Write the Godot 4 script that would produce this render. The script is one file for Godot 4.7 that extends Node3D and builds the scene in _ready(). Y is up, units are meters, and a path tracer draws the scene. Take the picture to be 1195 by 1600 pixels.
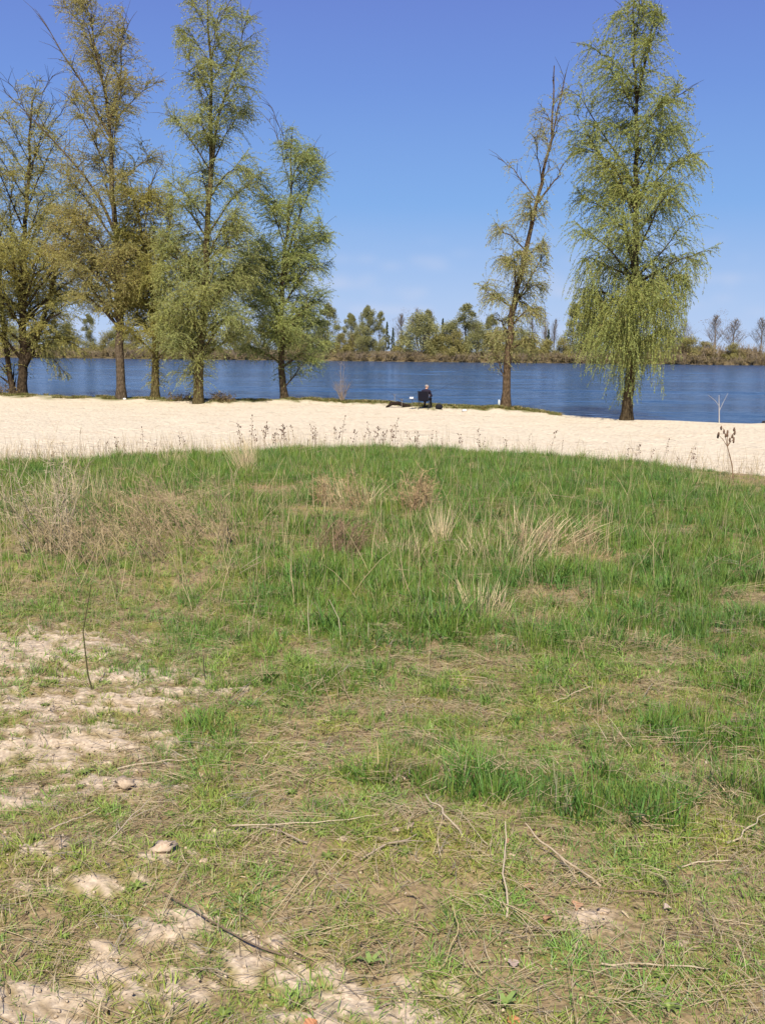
extends Node3D
# A grassy meadow edge above a sandy beach, willows along the river bank, a seated angler, wooded far bank.
# x runs to the right, d is the distance from the viewer (z = -d), y is up; metres.

var rng := RandomNumberGenerator.new()
var nz := FastNoiseLite.new()
var nz2 := FastNoiseLite.new()
var used := {}
var M := {}
const WATER := -1.85

# ------------------------------------------------------------------ mesh builder
class MB:
	var v := PackedVector3Array()
	var n := PackedVector3Array()
	var c := PackedColorArray()
	var ix := PackedInt32Array()
	func tri(a: Vector3, b: Vector3, e: Vector3, col: Color) -> void:
		var k := v.size()
		v.append(a); v.append(b); v.append(e)
		c.append(col); c.append(col); c.append(col)
		ix.append(k); ix.append(k + 1); ix.append(k + 2)
	func quad(a: Vector3, b: Vector3, e: Vector3, f: Vector3, col: Color) -> void:
		var k := v.size()
		v.append(a); v.append(b); v.append(e); v.append(f)
		for i in 4: c.append(col)
		ix.append_array(PackedInt32Array([k, k + 1, k + 2, k, k + 2, k + 3]))
	# a smooth tapered tube along pts
	func tube(pts: PackedVector3Array, rad: PackedFloat32Array, sides: int, col: Color, cap := true) -> void:
		var m := pts.size()
		var start := v.size()
		var t0 := (pts[1] - pts[0]).normalized()
		var u := t0.cross(Vector3(0.31, 0.17, 0.93)).normalized()
		for i in m:
			var t: Vector3 = (pts[mini(i + 1, m - 1)] - pts[maxi(i - 1, 0)]).normalized()
			u = (u - t * u.dot(t)).normalized()
			var w := t.cross(u)
			for k in sides:
				var a := TAU * k / sides
				var o := u * cos(a) + w * sin(a)
				v.append(pts[i] + o * rad[i]); n.append(o); c.append(col)
		for i in m - 1:
			for k in sides:
				var a := start + i * sides + k
				var b := start + i * sides + (k + 1) % sides
				ix.append_array(PackedInt32Array([a, a + sides, b, b, a + sides, b + sides]))
		if cap:
			for e in [0, m - 1]:
				var t: Vector3 = (pts[1] - pts[0]).normalized() * -1.0 if e == 0 else (pts[m - 1] - pts[m - 2]).normalized()
				var k0 := v.size()
				v.append(pts[e] + t * rad[e] * 0.3); n.append(t); c.append(col)
				for k in sides:
					v.append(v[start + e * sides + k]); n.append(t); c.append(col)
				for k in sides:
					var a := k0 + 1 + k
					var b := k0 + 1 + (k + 1) % sides
					if e == 0:
						ix.append_array(PackedInt32Array([k0, a, b]))
					else:
						ix.append_array(PackedInt32Array([k0, b, a]))
	# a blade: a thin curved strip that ends in a point
	func blade(pts: PackedVector3Array, side: Vector3, w: float, col: Color) -> void:
		var m := pts.size()
		var k0 := v.size()
		for i in m - 1:
			var h := side * w * (1.0 - 0.55 * float(i) / (m - 1)) * 0.5
			v.append(pts[i] - h); v.append(pts[i] + h); c.append(col); c.append(col)
		v.append(pts[m - 1]); c.append(col)
		for i in m - 2:
			var a := k0 + i * 2
			ix.append_array(PackedInt32Array([a, a + 1, a + 2, a + 1, a + 3, a + 2]))
		var a := k0 + (m - 2) * 2
		ix.append_array(PackedInt32Array([a, a + 1, a + 2]))
	# an ellipsoid with a bumpy surface
	func lump(at: Vector3, r: Vector3, seg: int, rough: float, ns: FastNoiseLite, col: Color, basis := Basis()) -> void:
		var k0 := v.size()
		var rings := maxi(4, seg / 2)
		for i in rings + 1:
			var p := PI * i / rings
			for k in seg:
				var a := TAU * k / seg
				var o := Vector3(sin(p) * cos(a), cos(p), sin(p) * sin(a))
				var s := 1.0 + rough * ns.get_noise_3d(o.x * 1.3 + at.x * 7.0, o.y * 1.3 + at.z * 5.0, o.z * 1.3 + r.x * 31.0)
				v.append(at + basis * (o * r * s)); n.append((basis * (o / r)).normalized()); c.append(col)
		for i in rings:
			for k in seg:
				var a := k0 + i * seg + k
				var b := k0 + i * seg + (k + 1) % seg
				ix.append_array(PackedInt32Array([a, a + seg, b, b, a + seg, b + seg]))
	func box(at: Vector3, s: Vector3, col: Color, basis := Basis()) -> void:
		for f in [[Vector3.RIGHT, Vector3.UP, Vector3.BACK], [Vector3.LEFT, Vector3.BACK, Vector3.UP], [Vector3.UP, Vector3.BACK, Vector3.RIGHT], [Vector3.DOWN, Vector3.RIGHT, Vector3.BACK], [Vector3.BACK, Vector3.RIGHT, Vector3.UP], [Vector3.FORWARD, Vector3.UP, Vector3.RIGHT]]:
			var k := v.size()
			var o: Vector3 = f[0]
			for q in [[-1, -1], [1, -1], [1, 1], [-1, 1]]:
				v.append(at + basis * ((o + f[1] * q[0] + f[2] * q[1]) * s * 0.5)); n.append(basis * o); c.append(col)
			ix.append_array(PackedInt32Array([k, k + 2, k + 1, k, k + 3, k + 2]))
	func mesh(mat: Material) -> ArrayMesh:
		var a := []
		a.resize(Mesh.ARRAY_MAX)
		a[Mesh.ARRAY_VERTEX] = v
		if n.size() == v.size(): a[Mesh.ARRAY_NORMAL] = n
		a[Mesh.ARRAY_COLOR] = c
		a[Mesh.ARRAY_INDEX] = ix
		var am := ArrayMesh.new()
		am.add_surface_from_arrays(Mesh.PRIMITIVE_TRIANGLES, a)
		am.surface_set_material(0, mat)
		return am

# ------------------------------------------------------------------ naming
func numbered(called: String) -> String:
	if not used.has(called):
		used[called] = 0
		return called
	used[called] += 1
	return "%s_%03d" % [called, used[called]]

func tag(o: Node, label: String, category: String, group := "", kind := "") -> Node:
	if label: o.set_meta("label", label)
	if category: o.set_meta("category", category)
	if group: o.set_meta("group", group)
	if kind: o.set_meta("kind", kind)
	return o

func thing(called: String, at: Vector3, label: String, category: String, group := "") -> Node3D:
	var o := Node3D.new()
	o.name = numbered(called)
	o.position = at
	add_child(o)
	tag(o, label, category, group)
	return o

func part(called: String, m: Mesh, parent: Node) -> MeshInstance3D:
	var o := MeshInstance3D.new()
	o.name = called
	o.mesh = m
	parent.add_child(o, true)
	return o

func structure(called: String, m: Mesh) -> MeshInstance3D:
	var o := MeshInstance3D.new()
	o.name = called
	o.mesh = m
	add_child(o)
	o.set_meta("kind", "structure")
	return o

func copy_of(o: Node3D, at: Vector3, turn: float, scl: Vector3, label := "") -> Node3D:
	var r: Node3D = o.duplicate()
	r.name = numbered(str(o.name).trim_suffix("_001"))
	add_child(r)
	r.position = at
	r.basis = Basis(Vector3.UP, turn) * Basis.from_scale(scl)
	if label: r.set_meta("label", label)
	return r

# ------------------------------------------------------------------ materials
func noise_tex(size: int, freq: float, octaves: int, sd: int, lo: Color, hi: Color) -> NoiseTexture2D:
	var f := FastNoiseLite.new()
	f.seed = sd
	f.frequency = freq
	f.fractal_octaves = octaves
	var t := NoiseTexture2D.new()
	t.width = size; t.height = size
	t.seamless = true
	t.noise = f
	var g := Gradient.new()
	g.set_color(0, lo); g.set_color(1, hi)
	t.color_ramp = g
	return t

func mat(rough := 0.9, spec := 0.3, back := Color(0, 0, 0)) -> StandardMaterial3D:
	var m := StandardMaterial3D.new()
	m.vertex_color_use_as_albedo = true
	m.roughness = rough
	m.metallic_specular = spec
	m.cull_mode = BaseMaterial3D.CULL_DISABLED
	if back != Color(0, 0, 0):
		m.backlight_enabled = true
		m.backlight = back
	return m

func materials() -> void:
	var grain := noise_tex(512, 0.03, 5, 5, Color(0.72, 0.7, 0.68), Color(1, 1, 1))
	var rel := noise_tex(512, 0.02, 5, 9, Color.BLACK, Color.WHITE)
	M.ground = mat(0.95, 0.2)
	M.ground.albedo_texture = grain
	M.ground.uv1_triplanar = true
	M.ground.uv1_world_triplanar = true
	M.ground.uv1_scale = Vector3(2.3, 2.3, 2.3)
	M.ground.heightmap_enabled = true
	M.ground.heightmap_texture = rel
	M.ground.heightmap_scale = 0.7
	M.beach = mat(0.95, 0.2)
	M.beach.albedo_texture = noise_tex(512, 0.02, 5, 11, Color(0.88, 0.87, 0.86), Color(1, 1, 1))
	M.beach.uv1_triplanar = true
	M.beach.uv1_world_triplanar = true
	M.beach.uv1_scale = Vector3(0.35, 0.35, 0.35)
	M.beach.heightmap_enabled = true
	M.beach.heightmap_texture = rel
	M.beach.heightmap_scale = 8.0
	M.grass = mat(0.55, 0.4, Color(0.5, 0.5, 0.5))
	M.straw = mat(0.7, 0.4, Color(0.25, 0.25, 0.25))
	M.weed = mat(0.85, 0.3)
	M.leaf = mat(0.6, 0.4, Color(0.8, 0.8, 0.8))
	M.twig = mat(0.9, 0.2)
	M.bark = mat(0.95, 0.2)
	M.bark.albedo_texture = noise_tex(512, 0.02, 5, 21, Color(0.45, 0.43, 0.4), Color(1, 1, 1))
	M.bark.uv1_triplanar = true
	M.bark.uv1_world_triplanar = true
	M.bark.uv1_scale = Vector3(1.1, 0.35, 1.1)
	M.bark.heightmap_enabled = true
	M.bark.heightmap_texture = rel
	M.bark.heightmap_scale = 6.0
	M.wood = mat(0.8, 0.3)
	M.wood.albedo_texture = grain
	M.wood.uv1_triplanar = true
	M.wood.uv1_scale = Vector3(9, 9, 9)
	M.stone = mat(0.95, 0.2)
	M.stone.albedo_texture = grain
	M.stone.uv1_triplanar = true
	M.stone.uv1_scale = Vector3(5, 5, 5)
	M.cloth = mat(0.85, 0.3)
	M.skin = mat(0.6, 0.4)
	M.plastic = mat(0.4, 0.5)
	M.water = StandardMaterial3D.new()
	M.water.albedo_color = Color(0.018, 0.052, 0.115).linear_to_srgb()
	M.water.roughness = 0.12
	M.water.metallic_specular = 0.5
	M.water.heightmap_enabled = true
	M.water.heightmap_texture = noise_tex(1024, 0.012, 5, 33, Color.BLACK, Color.WHITE)
	M.water.heightmap_scale = 20.0
	M.water.uv1_triplanar = true
	M.water.uv1_world_triplanar = true
	M.water.uv1_scale = Vector3(0.045, 0.085, 0.2)

# ------------------------------------------------------------------ the lie of the land
func edge_d(x: float) -> float:   # where the meadow ends and the ground drops to the beach
	return 16.2 - (6.6 if x > 0.0 else 5.6) * x * x / (x * x + 30.0) + 0.35 * nz.get_noise_2d(x * 0.7, 3.0)

const SHORE := [[-300.0, 95.0], [-60.0, 76.0], [-30.0, 68.0], [-17.0, 62.5], [-10.0, 60.5], [-5.0, 64.0], [-1.0, 61.0], [3.0, 57.0], [7.0, 56.2], [9.5, 51.5], [12.5, 48.8], [18.0, 47.2], [30.0, 44.5], [60.0, 41.0], [300.0, 30.0]]
func shore_d(x: float) -> float:
	for i in SHORE.size() - 1:
		if x <= SHORE[i + 1][0]:
			var t: float = clampf((x - SHORE[i][0]) / (SHORE[i + 1][0] - SHORE[i][0]), 0.0, 1.0)
			return lerpf(SHORE[i][1], SHORE[i + 1][1], smoothstep(0.0, 1.0, t)) + 0.35 * nz.get_noise_2d(x * 0.35, 40.0)
	return 30.0

func far_d(x: float) -> float:
	return 329.0 + 4.0 * nz.get_noise_2d(x * 0.02, 9.0)

const SANDY := [[-1.9, 5.1, 0.55, 0.36], [-1.2, 4.66, 0.42, 0.16], [-1.62, 4.32, 0.42, 0.16], [-1.2, 4.3, 0.3, 0.13], [-1.3, 3.85, 0.45, 0.22], [-1.0, 3.5, 0.25, 0.1], [-0.8, 4.45, 0.25, 0.07], [-1.5, 3.4, 0.4, 0.1], [-0.69, 2.93, 0.08, 0.06], [-0.88, 2.75, 0.15, 0.06], [-0.57, 2.58, 0.15, 0.07], [-0.38, 2.47, 0.13, 0.08], [-0.2, 2.37, 0.13, 0.08], [0.0, 2.24, 0.24, 0.1], [-0.7, 2.37, 0.14, 0.1], [-0.86, 2.21, 0.16, 0.09], [-0.58, 2.29, 0.16, 0.06], [-0.52, 3.1, 0.06, 0.04], [0.3, 1.9, 0.5, 0.14], [-1.3, 1.9, 0.5, 0.25], [-2.6, 4.6, 0.7, 0.5], [-1.1, 2.95, 0.12, 0.05], [0.62, 2.62, 0.12, 0.05], [-2.2, 3.6, 0.5, 0.3]]
func sandy(x: float, d: float) -> float:
	if d > 6.5: return 0.0
	var best := 0.0
	for s in SANDY:
		var q := Vector2((x - s[0]) / s[2], (d - s[1]) / s[3]).length()
		best = maxf(best, 1.35 - q)
	if best <= 0.0: return 0.0
	return clampf((best + 1.3 * nz.get_noise_2d(x * 6.0, d * 11.0) + 0.9 * nz.get_noise_2d(x * 23.0 + 9.0, d * 26.0) - 0.42) * 2.4, 0.0, 1.0)

const MATS := [[1.62, 7.5, 0.4, 0.32], [1.2, 6.4, 0.33, 0.3], [0.92, 5.75, 0.3, 0.25], [-1.35, 10.7, 0.7, 0.5], [-2.3, 9.9, 0.8, 0.5], [1.35, 5.2, 0.35, 0.3], [0.35, 5.0, 0.6, 0.16], [2.4, 6.3, 0.4, 0.4], [0.1, 4.35, 0.45, 0.14], [1.3, 4.6, 0.25, 0.12], [-0.6, 9.4, 0.5, 0.35], [2.6, 8.6, 0.4, 0.3]]
func matted(x: float, d: float) -> float:   # places where last year's straw lies flat
	var best := 0.0
	for s in MATS:
		best = maxf(best, 1.25 - Vector2((x - s[0]) / s[2], (d - s[1]) / s[3]).length())
	return clampf(best + 0.7 * nz.get_noise_2d(x * 3.0 + 50.0, d * 3.0), 0.0, 1.0)

const CLUMPS := [[0.52, 3.5, 0.42, 0.2, 1.7], [0.86, 3.36, 0.36, 0.18, 1.7], [1.5, 3.98, 0.4, 0.3, 1.4], [1.42, 3.42, 0.24, 0.14, 1.4], [1.05, 5.3, 0.45, 0.4], [0.4, 5.5, 0.5, 0.35], [-0.2, 5.6, 0.4, 0.3], [1.9, 4.7, 0.4, 0.4], [-0.02, 3.52, 0.16, 0.07], [-0.75, 4.0, 0.16, 0.1], [-0.35, 4.6, 0.35, 0.2]]
func lush(x: float, d: float) -> float:
	var g := 0.52 * smoothstep(2.9, 4.2, d + 0.25 * x + 1.3 * nz.get_noise_2d(x * 1.3, d * 1.3)) + 0.48 * smoothstep(4.9, 6.4, d + 0.9 * nz.get_noise_2d(x * 0.9, d * 0.9))
	g *= 1.0 - 0.72 * smoothstep(-0.5, -1.5, x + 0.5 * nz.get_noise_2d(x, d * 1.3)) * smoothstep(9.4, 7.6, d)
	g *= 1.0 - 0.85 * matted(x, d)
	g *= 0.72 + 0.55 * nz.get_noise_2d(x * 1.7 + 20.0, d * 1.7) + 0.35 * nz2.get_noise_2d(x * 5.0, d * 4.0)
	for s in CLUMPS:
		g = maxf(g, clampf((1.25 - Vector2((x - s[0]) / s[2], (d - s[1]) / s[3]).length() + 0.75 * nz.get_noise_2d(x * 5.0, d * 5.0)) * (s[4] if s.size() > 4 else 1.0), 0.0, 1.0))
	g *= smoothstep(0.9, -0.4, d - edge_d(x))
	g *= 1.0 - smoothstep(3.4, 4.6, x - 0.12 * (d - 12.0)) * smoothstep(10.5, 12.0, d) * 0.8
	return clampf(g, 0.0, 1.0)

func height(x: float, d: float) -> float:
	var h := 0.0
	if d < 45.0:
		h += 0.11 * exp(-pow((x - 0.3) / 4.5, 2.0) - pow((d - 11.0) / 3.2, 2.0))
		var e := d - edge_d(x)
		h += 0.05 * nz.get_noise_2d(x * 0.6, d * 0.6)
		if d < 22.0 and absf(x) < 14.0:
			h += 0.014 * nz.get_noise_2d(x * 4.0, d * 4.0)
			if d < 9.0:
				h += 0.007 * nz2.get_noise_2d(x * 11.0, d * 11.0)
				var s := sandy(x, d)
				if s > 0.0:
					h += s * (0.012 * nz2.get_noise_2d(x * 16.0 + 70.0, d * 16.0) + 0.008)
		h -= 1.38 * smoothstep(-0.4, 8.0, e) + 0.16 * smoothstep(8.0, 34.0, e)
	else:
		h = -1.54
	if d > 30.0:
		h += 0.06 * nz.get_noise_2d(x * 0.35, d * 0.35) + 0.03 * nz2.get_noise_2d(x * 1.1, d * 1.1)
		var sd := shore_d(x) - d
		h += 0.2 * exp(-pow((sd - 2.2) / 1.8, 2.0)) * smoothstep(9.5, 7.0, x) * (0.8 + 0.6 * nz.get_noise_2d(x * 0.5, 77.0))
		h -= 0.55 * smoothstep(1.1, -0.5, sd) + 2.0 * smoothstep(0.0, -8.0, sd)
		if d > 250.0:
			h += 3.6 * smoothstep(-9.0, 7.0, d - far_d(x)) + 0.9 * smoothstep(10.0, 60.0, d - far_d(x))
	return h

func P(x: float, d: float, up := 0.0) -> Vector3:
	return Vector3(x, height(x, d) + up, -d)

func axis(stops: Array) -> PackedFloat32Array:   # [from, step, to, step, to ...]
	var out := PackedFloat32Array()
	var at: float = stops[0]
	var i := 1
	while i < stops.size():
		while at < stops[i + 1] - 0.001:
			out.append(at)
			at += stops[i]
		at = stops[i + 1]
		i += 2
	out.append(at)
	return out

func terrain() -> void:
	var half := axis([0.0, 0.03, 2.4, 0.05, 5.0, 0.14, 10.0, 0.6, 24.0, 2.5, 60.0, 20.0, 300.0, 400.0, 2600.0])
	var xs := PackedFloat32Array()
	for i in range(half.size() - 1, 0, -1): xs.append(-half[i])
	xs.append_array(half)
	var ds := axis([-200.0, 50.0, -20.0, 4.0, -4.0, 0.6, 1.4, 0.03, 6.0, 0.05, 10.0, 0.09, 17.0, 0.3, 30.0, 0.5, 70.0, 5.0, 120.0, 50.0, 300.0, 4.0, 350.0, 25.0, 500.0, 400.0, 4000.0])
	var w := xs.size()
	var vs := PackedVector3Array(); vs.resize(w * ds.size())
	var cs := PackedColorArray(); cs.resize(vs.size())
	var soil := Color(0.34, 0.26, 0.15)
	var sand := Color(0.66, 0.55, 0.41)
	for j in ds.size():
		for i in w:
			var x := xs[i]
			var d := ds[j]
			vs[j * w + i] = Vector3(x, height(x, d), -d)
			var col: Color
			var e := d - edge_d(x)
			if e < 1.6:
				col = soil.lerp(Color(0.15, 0.13, 0.06), lush(x, d) * 0.8)
				var t := 0.5 + 0.5 * nz2.get_noise_2d(x * 5.0, d * 5.0)
				col = col.lerp(Color(0.42, 0.33, 0.19), 0.5 * t)
				col = col.lerp(Color(0.31, 0.29, 0.09), 0.75 * smoothstep(-0.1, 0.35, nz.get_noise_2d(x * 2.6 + 7.0, d * 2.6) + 0.5 * nz2.get_noise_2d(x * 14.0, d * 14.0)))
				if d < 8.0 and absf(x) < 6.0: col = col.lerp(sand, sandy(x, d))
				col = col.lerp(Color(0.55, 0.45, 0.32), smoothstep(-0.3, 1.2, e + 0.6 * nz2.get_noise_2d(x * 2.0, d * 2.0)))
			else:
				col = Color(0.7, 0.62, 0.475)
				col = col.lerp(Color(0.55, 0.44, 0.31), 0.4 * smoothstep(0.25, 0.6, nz.get_noise_2d(x * 0.3, d * 0.9) + 0.3 * nz2.get_noise_2d(x * 2.0, d * 4.0)) + 0.5 * smoothstep(4.5, 1.6, e))
				var sd := shore_d(x) - d
				var q := sd + 1.2 * nz.get_noise_2d(x * 0.5, d * 0.5) + 0.9 * nz2.get_noise_2d(x * 1.6, d * 2.0)
				if x < 10.0:
					col = col.lerp(Color(0.2, 0.2, 0.075), smoothstep(3.9, 2.6, q) * smoothstep(9.6, 7.5, x))
				if d > 200.0:
					col = Color(0.21, 0.155, 0.095).lerp(Color(0.15, 0.13, 0.06), 0.5 + 0.5 * nz.get_noise_2d(x * 0.05, d * 0.1))
			cs[j * w + i] = col
	var ns := PackedVector3Array(); ns.resize(vs.size())
	for j in ds.size():
		for i in w:
			var a := vs[j * w + mini(i + 1, w - 1)] - vs[j * w + maxi(i - 1, 0)]
			var b := vs[mini(j + 1, ds.size() - 1) * w + i] - vs[maxi(j - 1, 0) * w + i]
			ns[j * w + i] = a.cross(b).normalized()
	var mb := {"ground": MB.new(), "beach": MB.new(), "far_bank": MB.new()}
	var maps := {"ground": {}, "beach": {}, "far_bank": {}}
	for j in ds.size() - 1:
		for i in w - 1:
			var mx := (xs[i] + xs[i + 1]) * 0.5
			var md := (ds[j] + ds[j + 1]) * 0.5
			var which := "far_bank" if md > 200.0 else "ground" if md < edge_d(mx) + 0.7 + 0.5 * nz2.get_noise_2d(mx * 2.0, md * 2.0) else "beach"
			var b: MB = mb[which]
			var mp: Dictionary = maps[which]
			var q := PackedInt32Array()
			for k in [j * w + i, j * w + i + 1, (j + 1) * w + i, (j + 1) * w + i + 1]:
				if not mp.has(k):
					mp[k] = b.v.size()
					b.v.append(vs[k]); b.n.append(ns[k]); b.c.append(cs[k])
				q.append(mp[k])
			b.ix.append_array(PackedInt32Array([q[0], q[2], q[1], q[1], q[2], q[3]]))
	structure("ground", mb.ground.mesh(M.ground))
	structure("beach", mb.beach.mesh(M.beach))
	structure("far_bank", mb.far_bank.mesh(M.beach))

func river() -> void:
	var half := axis([0.0, 1.0, 40.0, 2.0, 160.0, 20.0, 400.0, 150.0, 1000.0])
	var xs := PackedFloat32Array()
	for i in range(half.size() - 1, 0, -1): xs.append(-half[i])
	xs.append_array(half)
	var ds := axis([28.0, 4.0, 44.0, 0.45, 100.0, 0.9, 200.0, 1.8, 340.0])
	var w := xs.size()
	var b := MB.new()
	for d in ds:
		for x in xs:
			var gust := 0.45 + 1.2 * nz.get_noise_2d(x * 0.008 + 5.0, d * 0.06)
			var h := 0.01 * nz.get_noise_2d(x * 0.05, d * 0.5) + 0.085 * clampf(gust, 0.0, 1.0) * nz2.get_noise_2d(x * 0.06, d * 0.9)
			b.v.append(Vector3(x, WATER + h, -d)); b.c.append(Color.WHITE)
	for j in ds.size():
		for i in w:
			var p := b.v[j * w + mini(i + 1, w - 1)] - b.v[j * w + maxi(i - 1, 0)]
			var q := b.v[mini(j + 1, ds.size() - 1) * w + i] - b.v[maxi(j - 1, 0) * w + i]
			b.n.append(p.cross(q).normalized())
	for j in ds.size() - 1:
		for i in w - 1:
			var k := j * w + i
			b.ix.append_array(PackedInt32Array([k, k + w, k + 1, k + 1, k + w, k + w + 1]))
	structure("river", b.mesh(M.water))

# ------------------------------------------------------------------ trees
func along(pts: Array, t: float) -> Vector3:
	var f := clampf(t, 0.0, 1.0) * (pts.size() - 1)
	var i := mini(int(f), pts.size() - 2)
	return (pts[i] as Vector3).cubic_interpolate(pts[i + 1], pts[maxi(i - 1, 0)], pts[mini(i + 2, pts.size() - 1)], f - i)

func at_height(pts: Array, y: float) -> float:
	var lo := 0.0
	var hi := 1.0
	for k in 14:
		var m := (lo + hi) * 0.5
		if along(pts, m).y < y: lo = m
		else: hi = m
	return lo

func extent(prof: Array, y: float, az: float) -> float:
	var l: float = prof[0][1]
	var r: float = prof[0][2]
	if y >= prof[-1][0]:
		l = prof[-1][1] * 0.5
		r = prof[-1][2] * 0.5
	else:
		for i in prof.size() - 1:
			if y >= prof[i][0] and y < prof[i + 1][0]:
				var t: float = (y - prof[i][0]) / (prof[i + 1][0] - prof[i][0])
				l = lerpf(prof[i][1], prof[i + 1][1], t)
				r = lerpf(prof[i][2], prof[i + 1][2], t)
	return lerpf(l, r, 0.5 + 0.5 * cos(az))

func tree(s: Dictionary) -> Node3D:
	rng.seed = s.seed
	var root := thing(s.name, P(s.x, s.d, -0.06), s.label, "tree", s.get("group", ""))
	var lead := []
	for p in s.lead: lead.append(Vector3(p[0], p[1], p[2] if p.size() > 2 else 0.0))
	var top: float = lead[-1].y
	var bark: Color = s.bark
	# trunk
	var trunk := MB.new()
	var pts := PackedVector3Array()
	var rad := PackedFloat32Array()
	var m := 26
	for i in m + 1:
		var t := float(i) / m
		var p := along(lead, t)
		p += Vector3(nz.get_noise_2d(p.y * 0.7, s.x), 0, nz.get_noise_2d(p.y * 0.7, s.x + 50.0)) * 0.16 * smoothstep(0.0, 0.15, t)
		pts.append(p)
		rad.append((lerpf(s.r, 0.025, pow(p.y / top, 0.8)) + s.r * 0.35 * exp(-p.y / 0.3)) * (1.0 + 0.1 * nz.get_noise_2d(p.y * 2.0, s.x + 9.0)))
	trunk.tube(pts, rad, 10, bark)
	part("trunk", trunk.mesh(M.bark), root)
	# main limbs: those seen in the photograph, then those in between
	var limbs := []
	for l in s.get("limbs", []):
		var q := []
		for p in l.pts: q.append(Vector3(p[0], p[1], p[2] if p.size() > 2 else 0.0))
		limbs.append({"pts": q, "r": l.r, "shown": true, "leafy": l.get("leafy", 1.0)})
	var nl: int = s.n
	var low: int = s.get("low", 0)
	for i in nl + low:
		var y := lerpf(s.y0, top * 0.96, pow((i + rng.randf()) / nl, 1.25)) if i < nl else rng.randf_range(s.y0, 7.5)
		var az := i * 2.39996 + rng.randf_range(-0.5, 0.5)
		var rise := lerpf(s.rise, 1.15, pow(y / top, 2.0)) + rng.randf_range(-0.2, 0.2)
		var ex := extent(s.prof, y + 1.0, az) * rng.randf_range(0.7, 1.02)
		var o := along(lead, at_height(lead, y))
		var dir := Vector3(cos(az), 0, sin(az))
		var up := minf(ex * tan(rise), 4.5)
		var q := [o, o + dir * ex * 0.33 + Vector3.UP * up * 0.42, o + dir * ex * 0.68 + Vector3.UP * up * 0.8, o + dir * ex * 0.95 + Vector3.UP * up * (1.05 - 0.25 * s.droop)]
		limbs.append({"pts": q, "r": clampf(lerpf(s.r, 0.03, pow(y / top, 0.8)) * 0.42, 0.02, 0.13), "shown": false, "leafy": 1.0})
	var twigs := MB.new()
	var leaves := MB.new()
	var cols: Array = s.cols
	var sources := []
	for l in limbs:
		var lb := MB.new()
		var lp := PackedVector3Array()
		var lr := PackedFloat32Array()
		var len := 0.0
		for i in l.pts.size() - 1: len += (l.pts[i + 1] - l.pts[i]).length()
		for i in 8:
			var t := i / 7.0
			lp.append(along(l.pts, t) + Vector3(nz.get_noise_2d(t * 3.0, len * 9.0), nz.get_noise_2d(t * 3.0, len * 5.0 + 3.0), nz.get_noise_2d(t * 3.0, len * 7.0)) * 0.25 * t)
			lr.append(lerpf(l.r, 0.014, pow(t, 0.8)))
		lb.tube(lp, lr, 6, bark)
		# side branches, kept with their limb
		var nb := int(len * 2.6) + 2
		for k in nb:
			var t := lerpf(0.18, 1.0, (k + rng.randf()) / nb)
			var o: Vector3 = along(Array(lp), t)
			var ax := (along(Array(lp), minf(t + 0.1, 1.0)) - along(Array(lp), maxf(t - 0.1, 0.0))).normalized()
			var out := (ax + Vector3(rng.randfn(), rng.randfn() * 0.5 + 0.25, rng.randfn()) * 0.75).normalized()
			var bl := rng.randf_range(0.5, 1.3) * (0.55 + 0.13 * len)
			var e := o + out * bl
			lb.tube(PackedVector3Array([o, o + out * bl * 0.5 + Vector3.UP * 0.06 * bl, e]), PackedFloat32Array([lr[int(t * 7.0)] * 0.5 + 0.006, 0.012, 0.006]), 3, bark, false)
			sources.append([o, out, bl, l.leafy])
		part("limb", lb.mesh(M.bark), root)
	# hanging twigs with small spring leaves
	var want := int(s.twigs * 1.75)
	for k in want:
		var src: Array = sources[rng.randi() % sources.size()]
		if rng.randf() > src[3]: continue
		var o: Vector3 = src[0] + src[1] * src[2] * rng.randf()
		if nz.get_noise_3d(o.x * 1.1 + s.x, o.y * 1.1, o.z * 1.1) + 0.35 * nz2.get_noise_3d(o.x * 0.8, o.y * 0.8, o.z * 0.8) < s.gap - 0.14 * smoothstep(0.5, 0.25, o.y / top) + rng.randf_range(-0.22, 0.22): continue
		_twig(o, (src[1] + Vector3(rng.randfn(), rng.randfn() * 0.5, rng.randfn()) * 0.8).normalized(), s, lead, twigs, leaves, cols, rng.randf_range(s.tw[0], s.tw[1]))
	# shoots that grow from the trunk itself
	for k in int(s.get("shoots", 0)):
		var y := rng.randf_range(s.get("shoot0", 0.6), s.get("shoot1", top * 0.7))
		var az := rng.randf() * TAU
		var o: Vector3 = along(lead, at_height(lead, y)) + Vector3(cos(az), 0, sin(az)) * s.r * 0.6
		_twig(o, Vector3(cos(az), rng.randf_range(-0.3, 0.9), sin(az)).normalized(), s, lead, twigs, leaves, cols, rng.randf_range(0.3, 0.9))
	part("twigs", twigs.mesh(M.twig), root).set_meta("kind", "stuff")
	part("crown", leaves.mesh(M.leaf), root).set_meta("kind", "stuff")
	return root

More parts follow.
